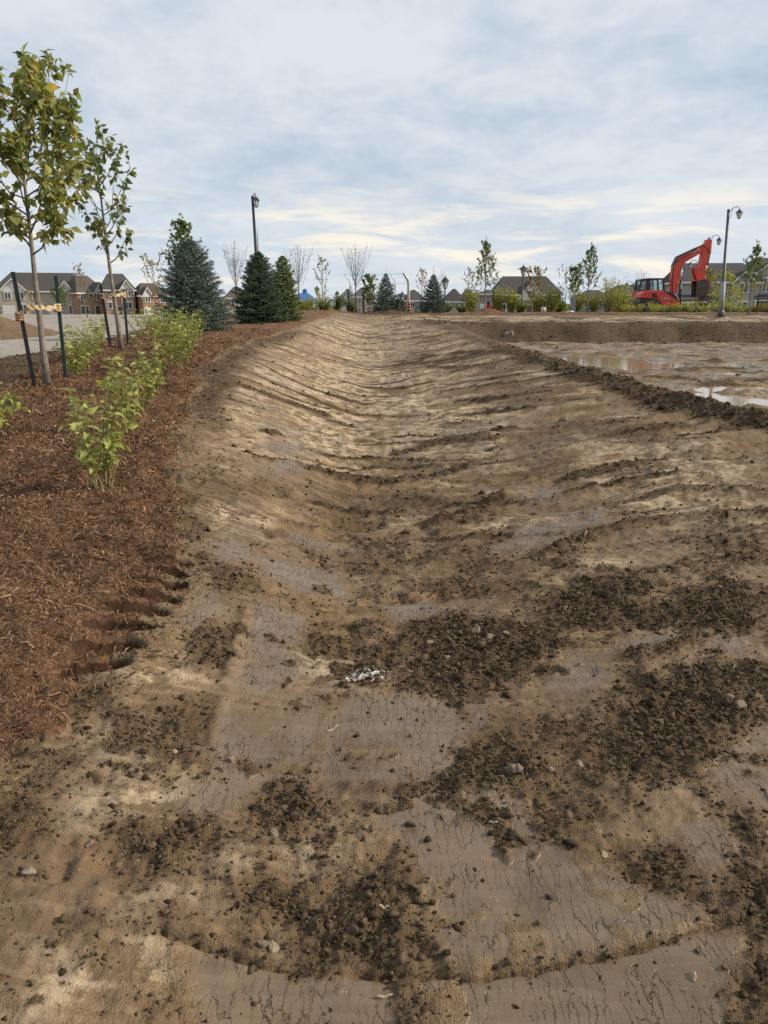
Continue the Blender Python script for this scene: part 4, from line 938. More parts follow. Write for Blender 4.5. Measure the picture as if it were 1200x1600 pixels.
# ---------------------------------------------------------------- excavator
def build_excavator():
    red = paint('excavator_red', (0.60, 0.062, 0.034), 0.42, 0, 0.10, 2.0, (0.20, 0.09, 0.055), 0.6)
    blk = paint('black_machine_paint', (0.020, 0.021, 0.024), 0.45, 0, 0.2, 4, (0.10, 0.075, 0.05), 0.3)
    rub = paint('rubber_track', (0.03, 0.028, 0.026), 0.85, 0, 0.2, 8, (0.16, 0.115, 0.07), 0.7)
    chrome = paint('cylinder_rod', (0.55, 0.56, 0.57), 0.15, 0.9, 0.05, 4)
    mud = paint('muddy_steel', (0.085, 0.065, 0.05), 0.7, 0.1, 0.3, 5, (0.17, 0.12, 0.075), 0.6)
    glass, w, out = material('cab_glass')
    tr = w.n('ShaderNodeBsdfTransparent', {'Color': (0.72, 0.80, 0.80)}); gl = w.n('ShaderNodeBsdfGlossy', {'Color': (0.9, 0.95, 1.0), 'Roughness': 0.03})
    mx = w.n('ShaderNodeMixShader', {0: 0.16, 1: tr.outputs[0], 2: gl.outputs[0]}); w.t.links.new(mx.outputs[0], out.inputs[0])
    x0, y0 = 18.04, 50.0
    g = tag(empty('excavator', (x0, y0, float(base(x0, y0))-.03)), 'red tracked excavator with raised bent boom parked among the shrubs', 'excavator')
    BODY=[(-2.258,1.252),(-2.223,1.483),(-1.996,1.686),(-1.429,1.728),(-0.906,1.703),(-0.295,1.631),(-0.012,1.462),(0.141,1.188),(0.163,0.851),(0.054,0.767),(-0.884,0.767),(-1.036,1.02),(-1.298,1.209)]
    b = MB().prism(BODY, -1.08, .02).build('engine_hood', red, g, bevel=.05)
    MB().prism([(-2.1,.80),(.3,.80),(.3,1.3),(-.3,1.62),(-2.1,1.70)], .03, 1.05).build('deck', red, g, bevel=.04)
    MB().prism([(-2.301,1.205),(-1.298,1.19),(-1.045,0.999),(-0.906,0.77),(-2.171,0.75),(-2.323,0.978)], -1.12, 1.06).build('counterweight', blk, g, bevel=.04)
    sw = MB().prism([(-0.862,1.686),(-0.295,1.618),(-0.025,1.462),(0.119,1.209),(0.106,1.125),(-0.295,1.336),(-0.622,1.547)], -1.10, -1.05).build('hood_stripe', blk, b)
    MB().prism([(-0.251,1.57),(-0.033,1.455),(0.115,1.209),(0.103,1.135),(-0.012,1.336)], -1.112, -1.07).build('hood_stripe', M_WHITE, b)
    v = MB().prism([(-1.538,1.547),(-1.276,1.547),(-1.202,1.264),(-1.538,1.336)], -1.10, -1.05).build('vent', blk, b)
    for k in range(4):
        MB().box(-1.52, -1.29, -1.115, -1.10, 1.37+.04*k, 1.385+.04*k).build('vent_slat', mud, v)
    # cab on the far side
    def post(a, c, wd, y): return MB().prism([(a[0]-wd,a[1]),(a[0]+wd,a[1]),(c[0]+wd,c[1]),(c[0]-wd,c[1])], y-.05, y+.05)
    cabp = MB().prism([(-1.909,2.318),(-1.843,2.411),(-1.429,2.47),(-0.36,2.478),(-0.30,2.43),(-0.36,2.39),(-1.84,2.30)], -.02, 1.05).build('cab_roof', blk, g, bevel=.03)
    for yy in (.02, 1.0):
        for a, c, wd in (((-1.96,1.70),(-1.83,2.33),.05),((-1.42,1.70),(-1.40,2.40),.13),((-.80,1.66),(-.82,2.40),.035),((-.40,1.62),(-.47,2.40),.05)):
            post(a, c, wd, yy).build('cab_pillar', blk, g)
    MB().box(-1.98,-.36,-.03,1.05,1.62,1.76).build('cab_sill', blk, g)
    for yy in (.02, 1.0):
        for poly in ([(-1.909,1.757),(-1.80,2.31),(-1.50,2.33),(-1.53,1.757)],[(-1.30,1.757),(-1.28,2.39),(-.85,2.39),(-.83,1.757)],[(-.76,1.757),(-.78,2.39),(-.50,2.39),(-.44,1.757)]):
            MB().prism(poly, yy-.008, yy+.008).build('cab_window', glass, g)
    MB().prism([(-1.45,1.7),(-1.05,1.7),(-1.10,2.18),(-1.32,2.2),(-1.45,1.9)], .35, .75).build('operator_seat', blk, g, bevel=.03)
    # boom, stick, cylinders
    BOOM=[(-0.04,.75),(-0.03,1.6),(-0.025,2.411),(0.076,3.212),(0.359,3.726),(1.799,4.35),(2.344,4.687),(2.475,4.624),(2.409,4.371),(2.104,4.097),(0.883,3.423),(0.73,3.17),(0.577,3.001),(0.403,2.158),(0.28,1.146),(.3,.75)]
    bo = MB().prism(BOOM, -.17, .17).build('boom', red, g, bevel=.02)
    MB().prism([(0.054,3.17),(0.337,3.745),(1.559,4.285),(1.559,4.22),(0.403,3.676),(0.141,3.17)], -.185, .185).build('boom_hose_guard', blk, bo)
    MB().tube([(1.5,-.20,4.26),(1.9,-.24,4.42),(2.2,-.24,4.2),(2.28,-.22,3.9)], .025, 6).build('hose', blk, bo)
    MB().tube([(0.2,-.20,3.35),(.75,-.22,3.72),(1.3,-.22,4.0),(1.5,-.20,4.2)], .02, 6).build('hose', blk, bo)
    MB().tube([(0.05,-.19,1.2),(0.02,-.19,2.4),(.12,-.19,3.1)], .03, 6).build('hose', blk, bo)
    m = MB(); m.tube([(0.47,-.24,.85),(0.47,-.24,1.5),(0.53,-.24,2.25)], .085, 10); m.build('boom_cylinder', blk, g, True)
    m = MB(); m.tube([(0.53,-.24,2.2),(0.61,-.24,3.05)], .05, 10); m.build('cylinder_rod', chrome, g, True)
    st = MB().prism([(2.151,4.723),(2.339,4.782),(2.48,4.7),(2.418,3.906),(2.292,3.792),(2.057,2.793),(2.104,2.43),(1.845,2.43),(1.681,2.612),(1.714,3.157),(1.892,4.042)], -.205, .205).build('stick', red, g, bevel=.02)
    MB().tube([(2.36,0,4.15),(2.42,0,3.9)], .09, 8).build('cylinder_lug', red, st)
    m = MB(); m.tube([(2.42,-.05,4.1),(2.22,-.05,3.25)], .075, 10); m.build('bucket_cylinder', blk, g, True)
    m = MB(); m.tube([(2.22,-.05,3.25),(2.10,-.05,2.75)], .045, 10); m.build('cylinder_rod', chrome, g, True)
    MB().prism([(1.376,3.089),(1.657,3.111),(1.72,2.612),(1.98,2.45),(1.9,2.2),(1.60,2.30),(1.45,2.6)], -.26, -.215).build('bucket_link', red, g)
    MB().prism([(1.376,3.089),(1.657,3.111),(1.72,2.612),(1.98,2.45),(1.9,2.2),(1.60,2.30),(1.45,2.6)], .215, .26).build('bucket_link', red, g)
    # bucket: curved shell between two cheeks, teeth at the lip
    prof = [(1.46,2.28),(1.95,2.40),(2.20,2.26),(2.27,1.95),(2.20,1.65),(2.04,1.38)]
    bk = MB(); n = len(prof)
    for k in range(n-1):
        (a0,b0),(a1,b1) = prof[k], prof[k+1]; dx, dz = a1-a0, b1-b0; l = math.hypot(dx, dz); nx, nz = -dz/l*.05, dx/l*.05
        bk.prism([(a0,b0),(a1,b1),(a1+nx,b1+nz),(a0+nx,b0+nz)], -.42, .42)
    bu = bk.build('bucket', red, g)
    for yy in (-.44, .40): MB().prism(prof+[(1.44,1.34)], yy, yy+.04).build('bucket_cheek', mud, bu)
    for k in range(5):
        q = -.36+.18*k; MB().prism([(2.06,1.42),(1.98,1.16),(1.93,1.18),(1.98,1.40)], q-.035, q+.035).build('bucket_tooth', mud, bu)
    # undercarriage
    def loop(y_, wd):
        m = MB(); pts = []
        for k in range(13): a = math.pi/2+math.pi*k/12; pts.append((-1.75+.33*math.cos(a), .36+.33*math.sin(a)))
        for k in range(13): a = -math.pi/2+math.pi*k/12; pts.append((.75+.33*math.cos(a), .36+.33*math.sin(a)))
        m.prism(pts, y_-wd/2, y_+wd/2); return m
    for yy in (-.85, .85):
        t = loop(yy, .44).build('track', rub, g)
        for k in range(24):
            q = -1.75+2.5*k/23; MB().box(q-.03, q+.03, yy-.225, yy+.225, .685, .72).build('track_pad', rub, t)
        for q in (-1.75, -1.1, -.5, .1, .75):
            MB().tube([(q,yy-.24,.36),(q,yy+.24,.36)], .22 if abs(q+.5) > 1.2 else .12, 14).build('roller', mud, t)
    MB().box(-1.2,.3,-.62,.62,.3,.75).build('undercarriage', blk, g)
    MB().prism([(1.45,.05),(1.55,.05),(1.62,.30),(1.55,.52),(1.47,.52),(1.52,.30)], -1.08, 1.08).build('dozer_blade', mud, g)
    for yy in (-.45, .45): MB().box(.3,1.5,yy-.06,yy+.06,.22,.36).build('blade_arm', blk, g)
    # white lettering on hood and boom
    for txt, sz, loc, rot in (('KUBOTA', .12, (-.98,-1.125,1.20), 0.0), ('KUBOTA', .16, (1.12,-.21,3.84), R(27)), ('KX080', .10, (-.72,-1.125,.90), 0.0)):
        cu = bpy.data.curves.new('lettering', 'FONT'); cu.body = txt; cu.size = sz; cu.extrude = .004; cu.materials.append(M_WHITE)
        tmp = bpy.data.objects.new('lettering_curve', cu); me = bpy.data.meshes.new_from_object(tmp); bpy.data.objects.remove(tmp)
        o = link(bpy.data.objects.new('lettering', me), g); o.location = loc; o.rotation_euler = (R(90), -rot, 0)
        o.location.x -= .1*max(0, loc[2]-.75)
    # shear the upper works back with height to straighten their traced outline
    for o in g.children_recursive:
        if o.type == 'MESH' and not o.name.startswith('lettering'):
            for v_ in o.data.vertices: v_.co.x -= .1*max(0, v_.co.z-.75)
build_excavator()

# ---------------------------------------------------------------- car behind the right-hand lamp post
def build_car():
    teal = paint('dark_teal_car_paint', (0.02, 0.055, 0.06), 0.25, 0.3, 0.05, 2)
    tyre = paint('tyre_rubber', (0.02, 0.02, 0.02), 0.85); rim = paint('wheel_rim', (0.4, 0.4, 0.41), 0.3, 0.8)
    x, y = 46.4, 104; g = tag(empty('parked_car', (x, y, float(base(x, y))), R(-4)), 'dark teal car parked behind the lamp post before grey house', 'car')
    m = MB().prism([(-2.2,.32),(2.15,.32),(2.22,.62),(2.1,.80),(1.2,.92),(-1.6,.95),(-2.15,.88),(-2.25,.6)], -.86, .86); m.build('body', teal, g, bevel=.06)
    m = MB(); m.add([(-1.75,-.80,.93),(1.15,-.80,.93),(.45,-.66,1.42),(-1.1,-.66,1.42),(-1.75,.80,.93),(1.15,.80,.93),(.45,.66,1.42),(-1.1,.66,1.42)], [(0,1,2,3),(7,6,5,4),(3,2,6,7),(1,5,6,2),(4,0,3,7)]); m.build('cabin', teal, g)
    for pl in ([(-1.45,.98),(-.40,.98),(-.40,1.36),(-1.02,1.36)], [(-.30,.98),(.92,.98),(.42,1.36),(-.30,1.36)]):
        for s_ in (-1, 1):
            m = MB(); f = lambda q: s_*(.80-.14*(q[1]-.93)/.49+.012); m.add([(q[0], f(q), q[1]) for q in pl], [(0,1,2,3)]); m.build('window', M_PANE, g)
    for wx in (-1.4, 1.35):
        for s_ in (-1, 1):
            w_ = MB().tube([(wx,s_*.68,.32),(wx,s_*.90,.32)], .32, 18).build('wheel', tyre, g); MB().tube([(wx,s_*.86,.32),(wx,s_*.915,.32)], .20, 14).build('rim', rim, w_)
    for s_ in (-1, 1):
        MB().box(2.10, 2.20, s_*.6-.16, s_*.6+.16, .64, .78).build('headlight', M_LGLASS, g)
build_car()

# ---------------------------------------------------------------- plants
def leaf_shape(fine=False):
    """unit leaf along +y, lying in x,y with a folded midrib and drooping tip"""
    if not fine:
        v = [(0,0,0),(-.30,.42,.07),(0,.45,-.02),(.30,.42,.07),(0,1,-.14)]
        return np.array(v), np.array([(0,2,1),(0,3,2),(1,2,4),(2,3,4)])
    v = [(0,0,0),(0,.18,0),(-.24,.22,.05),(.24,.22,.05),(-.36,.45,.09),(0,.47,-.01),(.36,.45,.09),(-.24,.72,.02),(0,.74,-.07),(.24,.72,.02),(0,1,-.20)]
    f = [(0,1,2),(0,3,1),(2,1,5),(2,5,4),(1,3,6),(1,6,5),(4,5,8),(4,8,7),(5,6,9),(5,9,8),(7,8,10),(8,9,10)]
    return np.array(v, float), np.array(f)
LEAF_C, LEAF_CF = leaf_shape(); LEAF_F, LEAF_FF = leaf_shape(True)
def frames(d, rng, droop=0.0, roll=0.8):
    """rotation matrices whose y axis follows d"""
    d = np.asarray(d, float).copy(); d[:, 2] -= droop; d /= np.linalg.norm(d, axis=1)[:, None]+1e-9
    up = np.tile([0, 0, 1.0], (len(d), 1))+rng.normal(0, roll, (len(d), 3))
    x = np.cross(d, up); x /= np.linalg.norm(x, axis=1)[:, None]+1e-9
    return np.stack([x, d, np.cross(x, d)], -1)
def leaf_mesh(name, P, D, size, mat, rng, droop=.3, roll=.8, wid=1.0, tint=None):
    n = len(P); Rm = frames(D, rng, droop, roll); size = np.broadcast_to(size, (n,))
    L = LEAF_C*np.array([wid, 1, 1]); V = np.einsum('nij,kj->nki', Rm, L)*size[:, None, None]+np.asarray(P)[:, None]
    k = len(LEAF_C); Fc = (LEAF_CF[None]+(np.arange(n)*k)[:, None, None]).reshape(-1, 3)
    t = rng.uniform(0, 1, n) if tint is None else tint
    return np_mesh(name, V.reshape(-1, 3), Fc, [mat], False, {'tint': np.repeat(t, k)})
def leaf_templates(mat, wid=1.0):
    out = []
    for j in range(5):
        rng = np.random.default_rng(50+j); v = LEAF_F*np.array([wid*rng.uniform(.85, 1.15), 1, 1])
        v[:, 2] += -.25*rng.uniform(.2, 1.2)*v[:, 1]**2+rng.normal(0, .025, len(v))+v[:, 0]*rng.normal(0, .2)
        out.append(np_mesh('leaf', v, LEAF_FF, [mat], True, {'tint': np.full(len(v), j*.17)}))
    return out
def place_leaves(parent, P, D, size, temps, rng, droop=.4, roll=.8):
    Rm = frames(D, rng, droop, roll)
    for i in range(len(P)):
        o = bpy.data.objects.new('leaf', temps[int(rng.integers(len(temps)))])
        M = Matrix([[*Rm[i][0], 0], [*Rm[i][1], 0], [*Rm[i][2], 0], [0, 0, 0, 1]])
        s = float(size[i]) if hasattr(size, '__len__') else size
        o.parent = parent; o.matrix_local = Matrix.Translation(Vector([float(q) for q in P[i]])) @ M @ Matrix.Scale(s, 4); COL.objects.link(o)

M_BARKG = bark('grey_young_bark', (0.13, 0.105, 0.085), (0.26, 0.225, 0.19))
M_BARKD = bark('dark_twig_bark', (0.06, 0.048, 0.04), (0.13, 0.105, 0.085))
M_STEM = bark('green_shrub_stem', (0.16, 0.15, 0.05), (0.27, 0.22, 0.10))
LM = dict(
    linden=leafmat('linden_leaf', (0.12, 0.14, 0.032), (0.42, 0.42, 0.14), (0.52, 0.33, 0.04), .93),
    dark=leafmat('dark_green_leaf', (0.075, 0.10, 0.03), (0.23, 0.26, 0.09), (0.20, 0.11, 0.03), .95),
    greyg=leafmat('grey_green_leaf', (0.10, 0.125, 0.055), (0.27, 0.30, 0.15), (0.30, 0.28, 0.08), .93),
    lime=leafmat('yellow_green_leaf', (0.24, 0.27, 0.035), (0.60, 0.58, 0.11), (0.50, 0.42, 0.06), .90),
    shrub=leafmat('dogwood_leaf', (0.18, 0.22, 0.038), (0.56, 0.58, 0.19), (0.44, 0.36, 0.07), .93),
    gold=leafmat('golden_leaf', (0.17, 0.15, 0.025), (0.38, 0.28, 0.06), (0.38, 0.18, 0.04), .85),
    redl=leafmat('reddish_leaf', (0.17, 0.075, 0.035), (0.33, 0.15, 0.075), (0.30, 0.26, 0.05), .85),
    dull=leafmat('dry_brown_leaf', (0.12, 0.095, 0.07), (0.24, 0.19, 0.14)),
    mid=leafmat('mid_green_leaf', (0.06, 0.105, 0.02), (0.20, 0.26, 0.055)))
def needle_mat(name, a, b):
    m, w, out = material(name)
    t = w.attr('tint'); c = w.mix(t, a, b); c = w.mix(w.math('MULTIPLY', w.noise(w.pos(), 3.0, 3), 0.4), c, tuple(v*0.6 for v in a))
    bsdf(w, out, c, 0.7, 0, None, 0.25); return m
M_BLUE = needle_mat('blue_spruce_needles', (0.055, 0.083, 0.064), (0.20, 0.25, 0.205))
M_DGREEN = needle_mat('dark_spruce_needles', (0.040, 0.068, 0.040), (0.14, 0.19, 0.105))
M_LGREEN = needle_mat('light_green_needles', (0.075, 0.11, 0.030), (0.25, 0.29, 0.09))

def skeleton(rng, H, trunk_h, crown_r, n_main, up=1.1, sub=4, twig=3, lean=(0, 0), shape='oval', reach=1.0):
    """trunk polyline, branch polylines with radii, and leaf sites (point, direction)"""
    tr = []; k = 9; wob = rng.normal(0, .012*H, (k, 2)).cumsum(0)*.25
    for i in range(k):
        t = i/(k-1); tr.append((lean[0]*t*H+wob[i][0]*t, lean[1]*t*H+wob[i][1]*t, t*H))
    tr = np.array(tr); br = []; sites = []; dirs = []
    def tp(z):
        return np.array([np.interp(z, tr[:, 2], tr[:, j]) for j in range(3)])
    def env(t):
        if shape == 'oval': return math.sin(math.pi*min(1, .10+.70*(1-t)**.9))**.8
        if shape == 'cone': return (1-t)**.7*.95+.08
        if shape == 'fan': return .35+.65*t
        return 1.0
    for i in range(n_main):
        t = (i+rng.uniform(0, .8))/n_main; z0 = trunk_h+(H*.93-trunk_h)*t*(.55 if shape == 'fan' else 1)
        az = i*2.4+rng.uniform(-.5, .5); r = crown_r*env(t)*rng.uniform(.7, 1.1)*reach
        p0 = tp(z0); rise = r*up*rng.uniform(.8, 1.3)
        if shape == 'fan': rise = (H-z0)*rng.uniform(.72, 1.0); r = crown_r*rng.uniform(.25, 1.0)
        pts = []
        for j in range(6):
            u = j/5; c = u**.8
            pts.append(p0+np.array([math.cos(az)*r*c, math.sin(az)*r*c, rise*u**1.25])+rng.normal(0, .02*r+.004, 3)*(j > 0))
        pts = np.array(pts); rad = .012*H/4*(1-.5*t)+.002
        br.append((pts, [rad*(1-.8*j/5) for j in range(6)]))
        for j in range(sub):
            u = rng.uniform(.25, 1.0); q = u*5; a = int(min(4, q)); p = pts[a]*(1-(q-a))+pts[a+1]*(q-a)
            d = pts[min(5, a+1)]-pts[a]; d = d/(np.linalg.norm(d)+1e-9); d2 = d+rng.normal(0, .55, 3)+np.array([0, 0, .25]); d2 /= np.linalg.norm(d2)
            l = r*rng.uniform(.25, .55)*(1.15-u*.5)+.03
            e = p+d2*l; mid = p+d2*l*.5+rng.normal(0, .03*l, 3)
            br.append((np.array([p, mid, e]), [rad*.42, rad*.3, rad*.14]))
            for _ in range(twig):
                s = rng.uniform(.2, 1.0); sites.append(p+(e-p)*s); dirs.append(d2+rng.normal(0, .7, 3))
        for j in range(twig*2):
            u = rng.uniform(.35, 1.0)*5; a = int(min(4, u)); sites.append(pts[a]*(1-(u-a))+pts[a+1]*(u-a)); dirs.append(pts[min(5, a+1)]-pts[a]+rng.normal(0, .3, 3))
    for _ in range(n_main*2):
        z = trunk_h+(H-trunk_h)*rng.uniform(.5, 1.02); sites.append(tp(min(z, H))+rng.normal(0, .03, 3)); dirs.append(rng.normal(0, 1, 3)+np.array([0, 0, .4]))
    return tr, br, np.array(sites), np.array(dirs)
def tree(label, x, y, H, W, mat, seed, name='young_tree', trunk_h=.3, n_main=18, sub=5, twig=5, size=.09, keep=1.0, shape='oval', up=1.1, lean=(0, 0), group='young trees planted round the site',
         trunk_r=None, single=0, droop=.4, wid=1.0, barkm=None, mat2=None, reach=1.0, cat='tree', split_z=.5):
    rng = np.random.default_rng(seed); z = float(base(x, y))-.04
    if y < 47: z = zat(x, y)-.04
    g = tag(empty(name, (x, y, z)), label, cat, group)
    tr, br, P, D = skeleton(rng, H, H*trunk_h, W/2, n_main, up, sub, twig, lean, shape, reach)
    r0 = trunk_r or .011*H
    bm_ = barkm or M_BARKG
    m = MB(); k = len(tr); m.tube([tuple(p) for p in tr], [r0*(1.25 if i == 0 else 1-.88*i/(k-1)) for i in range(k)], 10 if y < 20 else 6); m.build('trunk', bm_, g, True)
    m = MB()
    for pts, rads in br: m.tube([tuple(p) for p in pts], rads, 5 if y < 20 else 3, False)
    m.build('branches', M_BARKD if barkm is None else bm_, g, True)
    n = int(len(P)*keep); idx = rng.permutation(len(P))[:n]; P = P[idx]; D = D[idx]; sz = size*rng.uniform(.65, 1.25, n)
    if single:
        q = min(single, n); o_ = np.argsort(P[:, 1])                        # the leaves on the near side one by one
        ii = o_[:q]; place_leaves(g, P[ii], D[ii], sz[ii], leaf_templates(mat, wid), rng, droop)
        if n > q:
            ii = o_[q:]; o = link(bpy.data.objects.new('foliage', leaf_mesh('foliage', P[ii], D[ii], sz[ii], mat, rng, droop, .8, wid)), g); o['kind'] = 'stuff'
    elif n:
        low = P[:, 2] < H*split_z
        for sel, mm, nm in (((~low) if mat2 else np.ones(n, bool), mat, 'crown'), (low if mat2 else np.zeros(n, bool), mat2, 'lower_crown')):
            if sel.any(): link(bpy.data.objects.new(nm, leaf_mesh(nm, P[sel], D[sel], sz[sel], mm, rng, droop, .8, wid)), g)
    return g
def spruce(label, x, y, H, W, mat, seed, dens=1.0, name='spruce_tree', skirt=.06, ragged=.18, leader=.08, power=.85):
    """whorls of drooping boughs, each a spine with side shoots set with needles"""
    rng = np.random.default_rng(seed); g = tag(empty(name, (x, y, zat(x, y)-.04)), label, 'tree', 'spruces on the mulch')
    m = MB(); m.tube([(0,0,0),(0,0,H*.5),(0,0,H)], [.022*H, .012*H, .003], 8); m.build('trunk', M_BARKD, g, True)
    A = []; Bv = []; bz = []
    nl = int(15*dens)+4; twigs = MB()
    for i in range(nl):
        t = i/(nl-1); z = H*(skirt+(1-leader-skirt)*t); R_ = W/2*((1-t)**power*.97+.03)
        nb = max(4, int((13-8*t)*dens))
        for j in range(nb):
            az = 2*math.pi*(j+rng.uniform(-.3, .3)+.5*(i % 2))/nb; r = R_*rng.uniform(1-ragged*1.6, 1+ragged*.6); dr = rng.uniform(.05, .25)-.35*t
            dx, dy = math.cos(az), math.sin(az)
            spine = lambda u: np.array([dx*r*u, dy*r*u, z-dr*r*u+.30*r*u*u*(.4+t)])
            twigs.tube([tuple(spine(0)), tuple(spine(.5)), tuple(spine(1))], [.008*H*(1-t)+.003, .004*H*(1-t)+.002, .001], 3, False)
            ns = max(4, int(r*13*dens)+3)
            for k in range(ns):
                u = .16+.84*(k+rng.uniform(0, 1))/ns; p = spine(min(u, 1)); l = r*.36*(1.12-u)+.05
                for s_ in (-1, 1):
                    w_ = rng.uniform(.55, .95)*s_; d = np.array([dx*math.cos(w_)-dy*math.sin(w_), dx*math.sin(w_)+dy*math.cos(w_), rng.uniform(-.30, .10)])
                    A.append(p); Bv.append(p+d*l*rng.uniform(.7, 1.15)); bz.append(t)
            A.append(spine(.55)); Bv.append(spine(1.04)); bz.append(t)
    A.append(np.array([0,0,H*.86])); Bv.append(np.array([0,0,H])); bz.append(1)
    twigs.build('boughs', M_BARKD, g)
    A = np.array(A); Bv = np.array(Bv); n = len(A); L = np.linalg.norm(Bv-A, axis=1)
    nn = int(np.clip(60000*dens/n, 9, 34)); u = rng.uniform(0, 1.02, (n, nn)); P = A[:, None]+(Bv-A)[:, None]*u[..., None]
    ax = (Bv-A)/(L[:, None]+1e-9); d = ax[:, None]*.75+rng.normal(0, .55, (n, nn, 3)); d[..., 2] += .12; d /= np.linalg.norm(d, axis=-1)[..., None]
    ln = (.016*H+.010)*rng.uniform(.7, 1.3, (n, nn, 1)); P = P.reshape(-1, 3); d = (d*ln).reshape(-1, 3)
    s = np.cross(d, rng.normal(0, 1, d.shape)); s /= np.linalg.norm(s, axis=1)[:, None]+1e-9; s *= (.0022*H+.0014)
    V = np.stack([P-s, P+s, P+d], 1).reshape(-1, 3)
    tint = np.clip(np.repeat(rng.uniform(.1, .9, n), nn)*.6+u.ravel()*.4, 0, 1)
    me = np_mesh('needles', V, np.arange(len(V)).reshape(-1, 3), [mat], False, {'tint': np.repeat(tint, 3)})
    link(bpy.data.objects.new('needles', me), g)
    return g
def shrub(label, x, y, H, W, seed, mat='shrub', n_stem=9, n_leaf=12, size=.085, single=False, group='leafy shrubs in the mulch', name='leafy_shrub', wid=.8, splay=1.15, z=None, droop=.35, lo_leaf=.22):
    rng = np.random.default_rng(seed); z = (zat(x, y) if y < 47 else float(base(x, y))) if z is None else z
    g = tag(empty(name, (x, y, z-.03)), label, 'shrub', group)
    m = MB(); P = []; D = []
    for i in range(n_stem):
        az = rng.uniform(0, 2*math.pi); rr = W/2*math.sqrt(rng.uniform(.02, 1))*splay; h = H*rng.uniform(.62, 1.0)*(1-.18*(rr/(W/2+1e-6))**2)
        b0 = np.array([rng.normal(0, .10*W), rng.normal(0, .10*W), 0.0]); pts = []
        for j in range(6):
            u = j/5; pts.append(b0+np.array([math.cos(az)*rr*u**1.1, math.sin(az)*rr*u**1.1, h*u])+rng.normal(0, .012*H, 3)*(j > 0))
        m.tube([tuple(p) for p in pts], [.0055*(H+.4)*(1-.75*j/5) for j in range(6)], 5, False); pts = np.array(pts)
        for k in range(n_leaf):
            u = (lo_leaf+(1.02-lo_leaf)*(k+rng.uniform(0, .9))/n_leaf); u = min(u, 1)*5; a = int(min(4, u)); p = pts[a]*(1-(u-a))+pts[a+1]*(u-a); ang = (k % 2)*math.pi/2+rng.uniform(-.5, .5)
            for s_ in (0, math.pi):
                d = np.array([math.cos(ang+s_), math.sin(ang+s_), rng.uniform(.0, .9)]); P.append(p); D.append(d)
    m.build('stems', M_STEM, g, True); P = np.array(P); D = np.array(D); sz = size*rng.uniform(.4, 1.25, len(P))*rng.choice([1, 1, .55], len(P))
    if single:
        q = min(300, len(P)); o_ = np.argsort(P[:, 1]); ii = o_[:q]; place_leaves(g, P[ii], D[ii], sz[ii], LEAF_T, rng, droop)
        if len(P) > q:
            ii = o_[q:]; o = link(bpy.data.objects.new('foliage', leaf_mesh('foliage', P[ii], D[ii], sz[ii], LM[mat], rng, droop, .8, wid)), g); o['kind'] = 'stuff'
    else:
        link(bpy.data.objects.new('foliage', leaf_mesh('foliage', P, D, sz, LM[mat], rng, droop, .8, wid)), g)
    return g
LEAF_T = leaf_templates(LM['shrub'], .66)

# the two staked saplings nearest the camera
tree('leafy young linden with yellowing top tied between stakes, nearest tree', -4.09, 9.41, 3.32, 1.75, LM['linden'], 5, trunk_h=.45, n_main=32, sub=9, twig=7, size=.12, trunk_r=.043, single=300, droop=.9, lean=(.0, 0), keep=.9, up=1.0)
tree('thinner sapling with open crown behind the nearest one, tied between stakes', -4.42, 13.2, 3.2, 1.1, LM['dark'], 8, trunk_h=.42, n_main=18, sub=6, twig=4, size=.105, trunk_r=.042, single=300, droop=.8, up=1.5, keep=.95, lean=(-.04, 0))
# spruces
spruce('large blue spruce with broad skirt beside the leafy shrubs', -5.0, 20.8, 2.5, 2.15, M_BLUE, 21, dens=1.5, power=.62, ragged=.2)
spruce('dark green spruce with thin bare leader below the lamp post', -3.98, 25.6, 2.95, 2.0, M_DGREEN, 22, dens=1.4, leader=.26, power=.72, ragged=.24)
spruce('light green conifer pressed against the right side of dark spruce', -3.35, 26.6, 2.25, 1.35, M_LGREEN, 23, dens=1.3, power=.62, leader=.06, ragged=.24)
spruce('narrow dark spruce in front of the wire backstop', .10, 44.0, 2.35, 1.7, M_BLUE, 24, dens=1.0, leader=.12)
spruce('knee high spruce touching the right foot of the backstop spruce', .82, 44.2, 1.15, 1.0, M_DGREEN, 25, dens=.7)
spruce('spruce with long bare leader at the right of the swale end', 2.72, 44.0, 2.5, 1.75, M_BLUE, 26, dens=1.0, leader=.2)
# young trees beyond
T = tree
T('leafy dark sapling poking up behind the large blue spruce', -6.15, 24.5, 3.3, 1.25, LM['dark'], 31, trunk_h=.40, n_main=30, sub=8, twig=6, size=.09, shape='cone')
T('golden leaved sapling left of the large blue spruce', -11.2, 39, 2.75, 1.25, LM['gold'], 32, trunk_h=.25, n_main=16, sub=4, size=.12, keep=.55, up=1.6)
T('nearly bare upright sapling between blue spruce and lamp post', -7.4, 40, 3.55, 1.65, LM['dull'], 33, trunk_h=.40, n_main=26, sub=4, twig=1, size=.075, keep=.5, shape='fan', barkm=M_BARKD)
T('nearly bare sapling behind the light green conifer', -4.5, 42, 3.35, 1.9, LM['dull'], 34, trunk_h=.35, n_main=26, sub=4, twig=1, size=.07, keep=.45, shape='fan', barkm=M_BARKD)
T('slim sapling with reddish top and green foot behind the mulch', -3.55, 46, 3.1, .95, LM['redl'], 35, trunk_h=.12, n_main=18, sub=4, size=.10, keep=.75, mat2=LM['lime'], split_z=.55, shape='oval')
T('bare fan shaped sapling at the left of the swale end', -1.6, 45, 3.65, 2.0, LM['dull'], 36, trunk_h=.36, n_main=30, sub=4, twig=1, size=.07, keep=.4, shape='fan', barkm=M_BARKD)
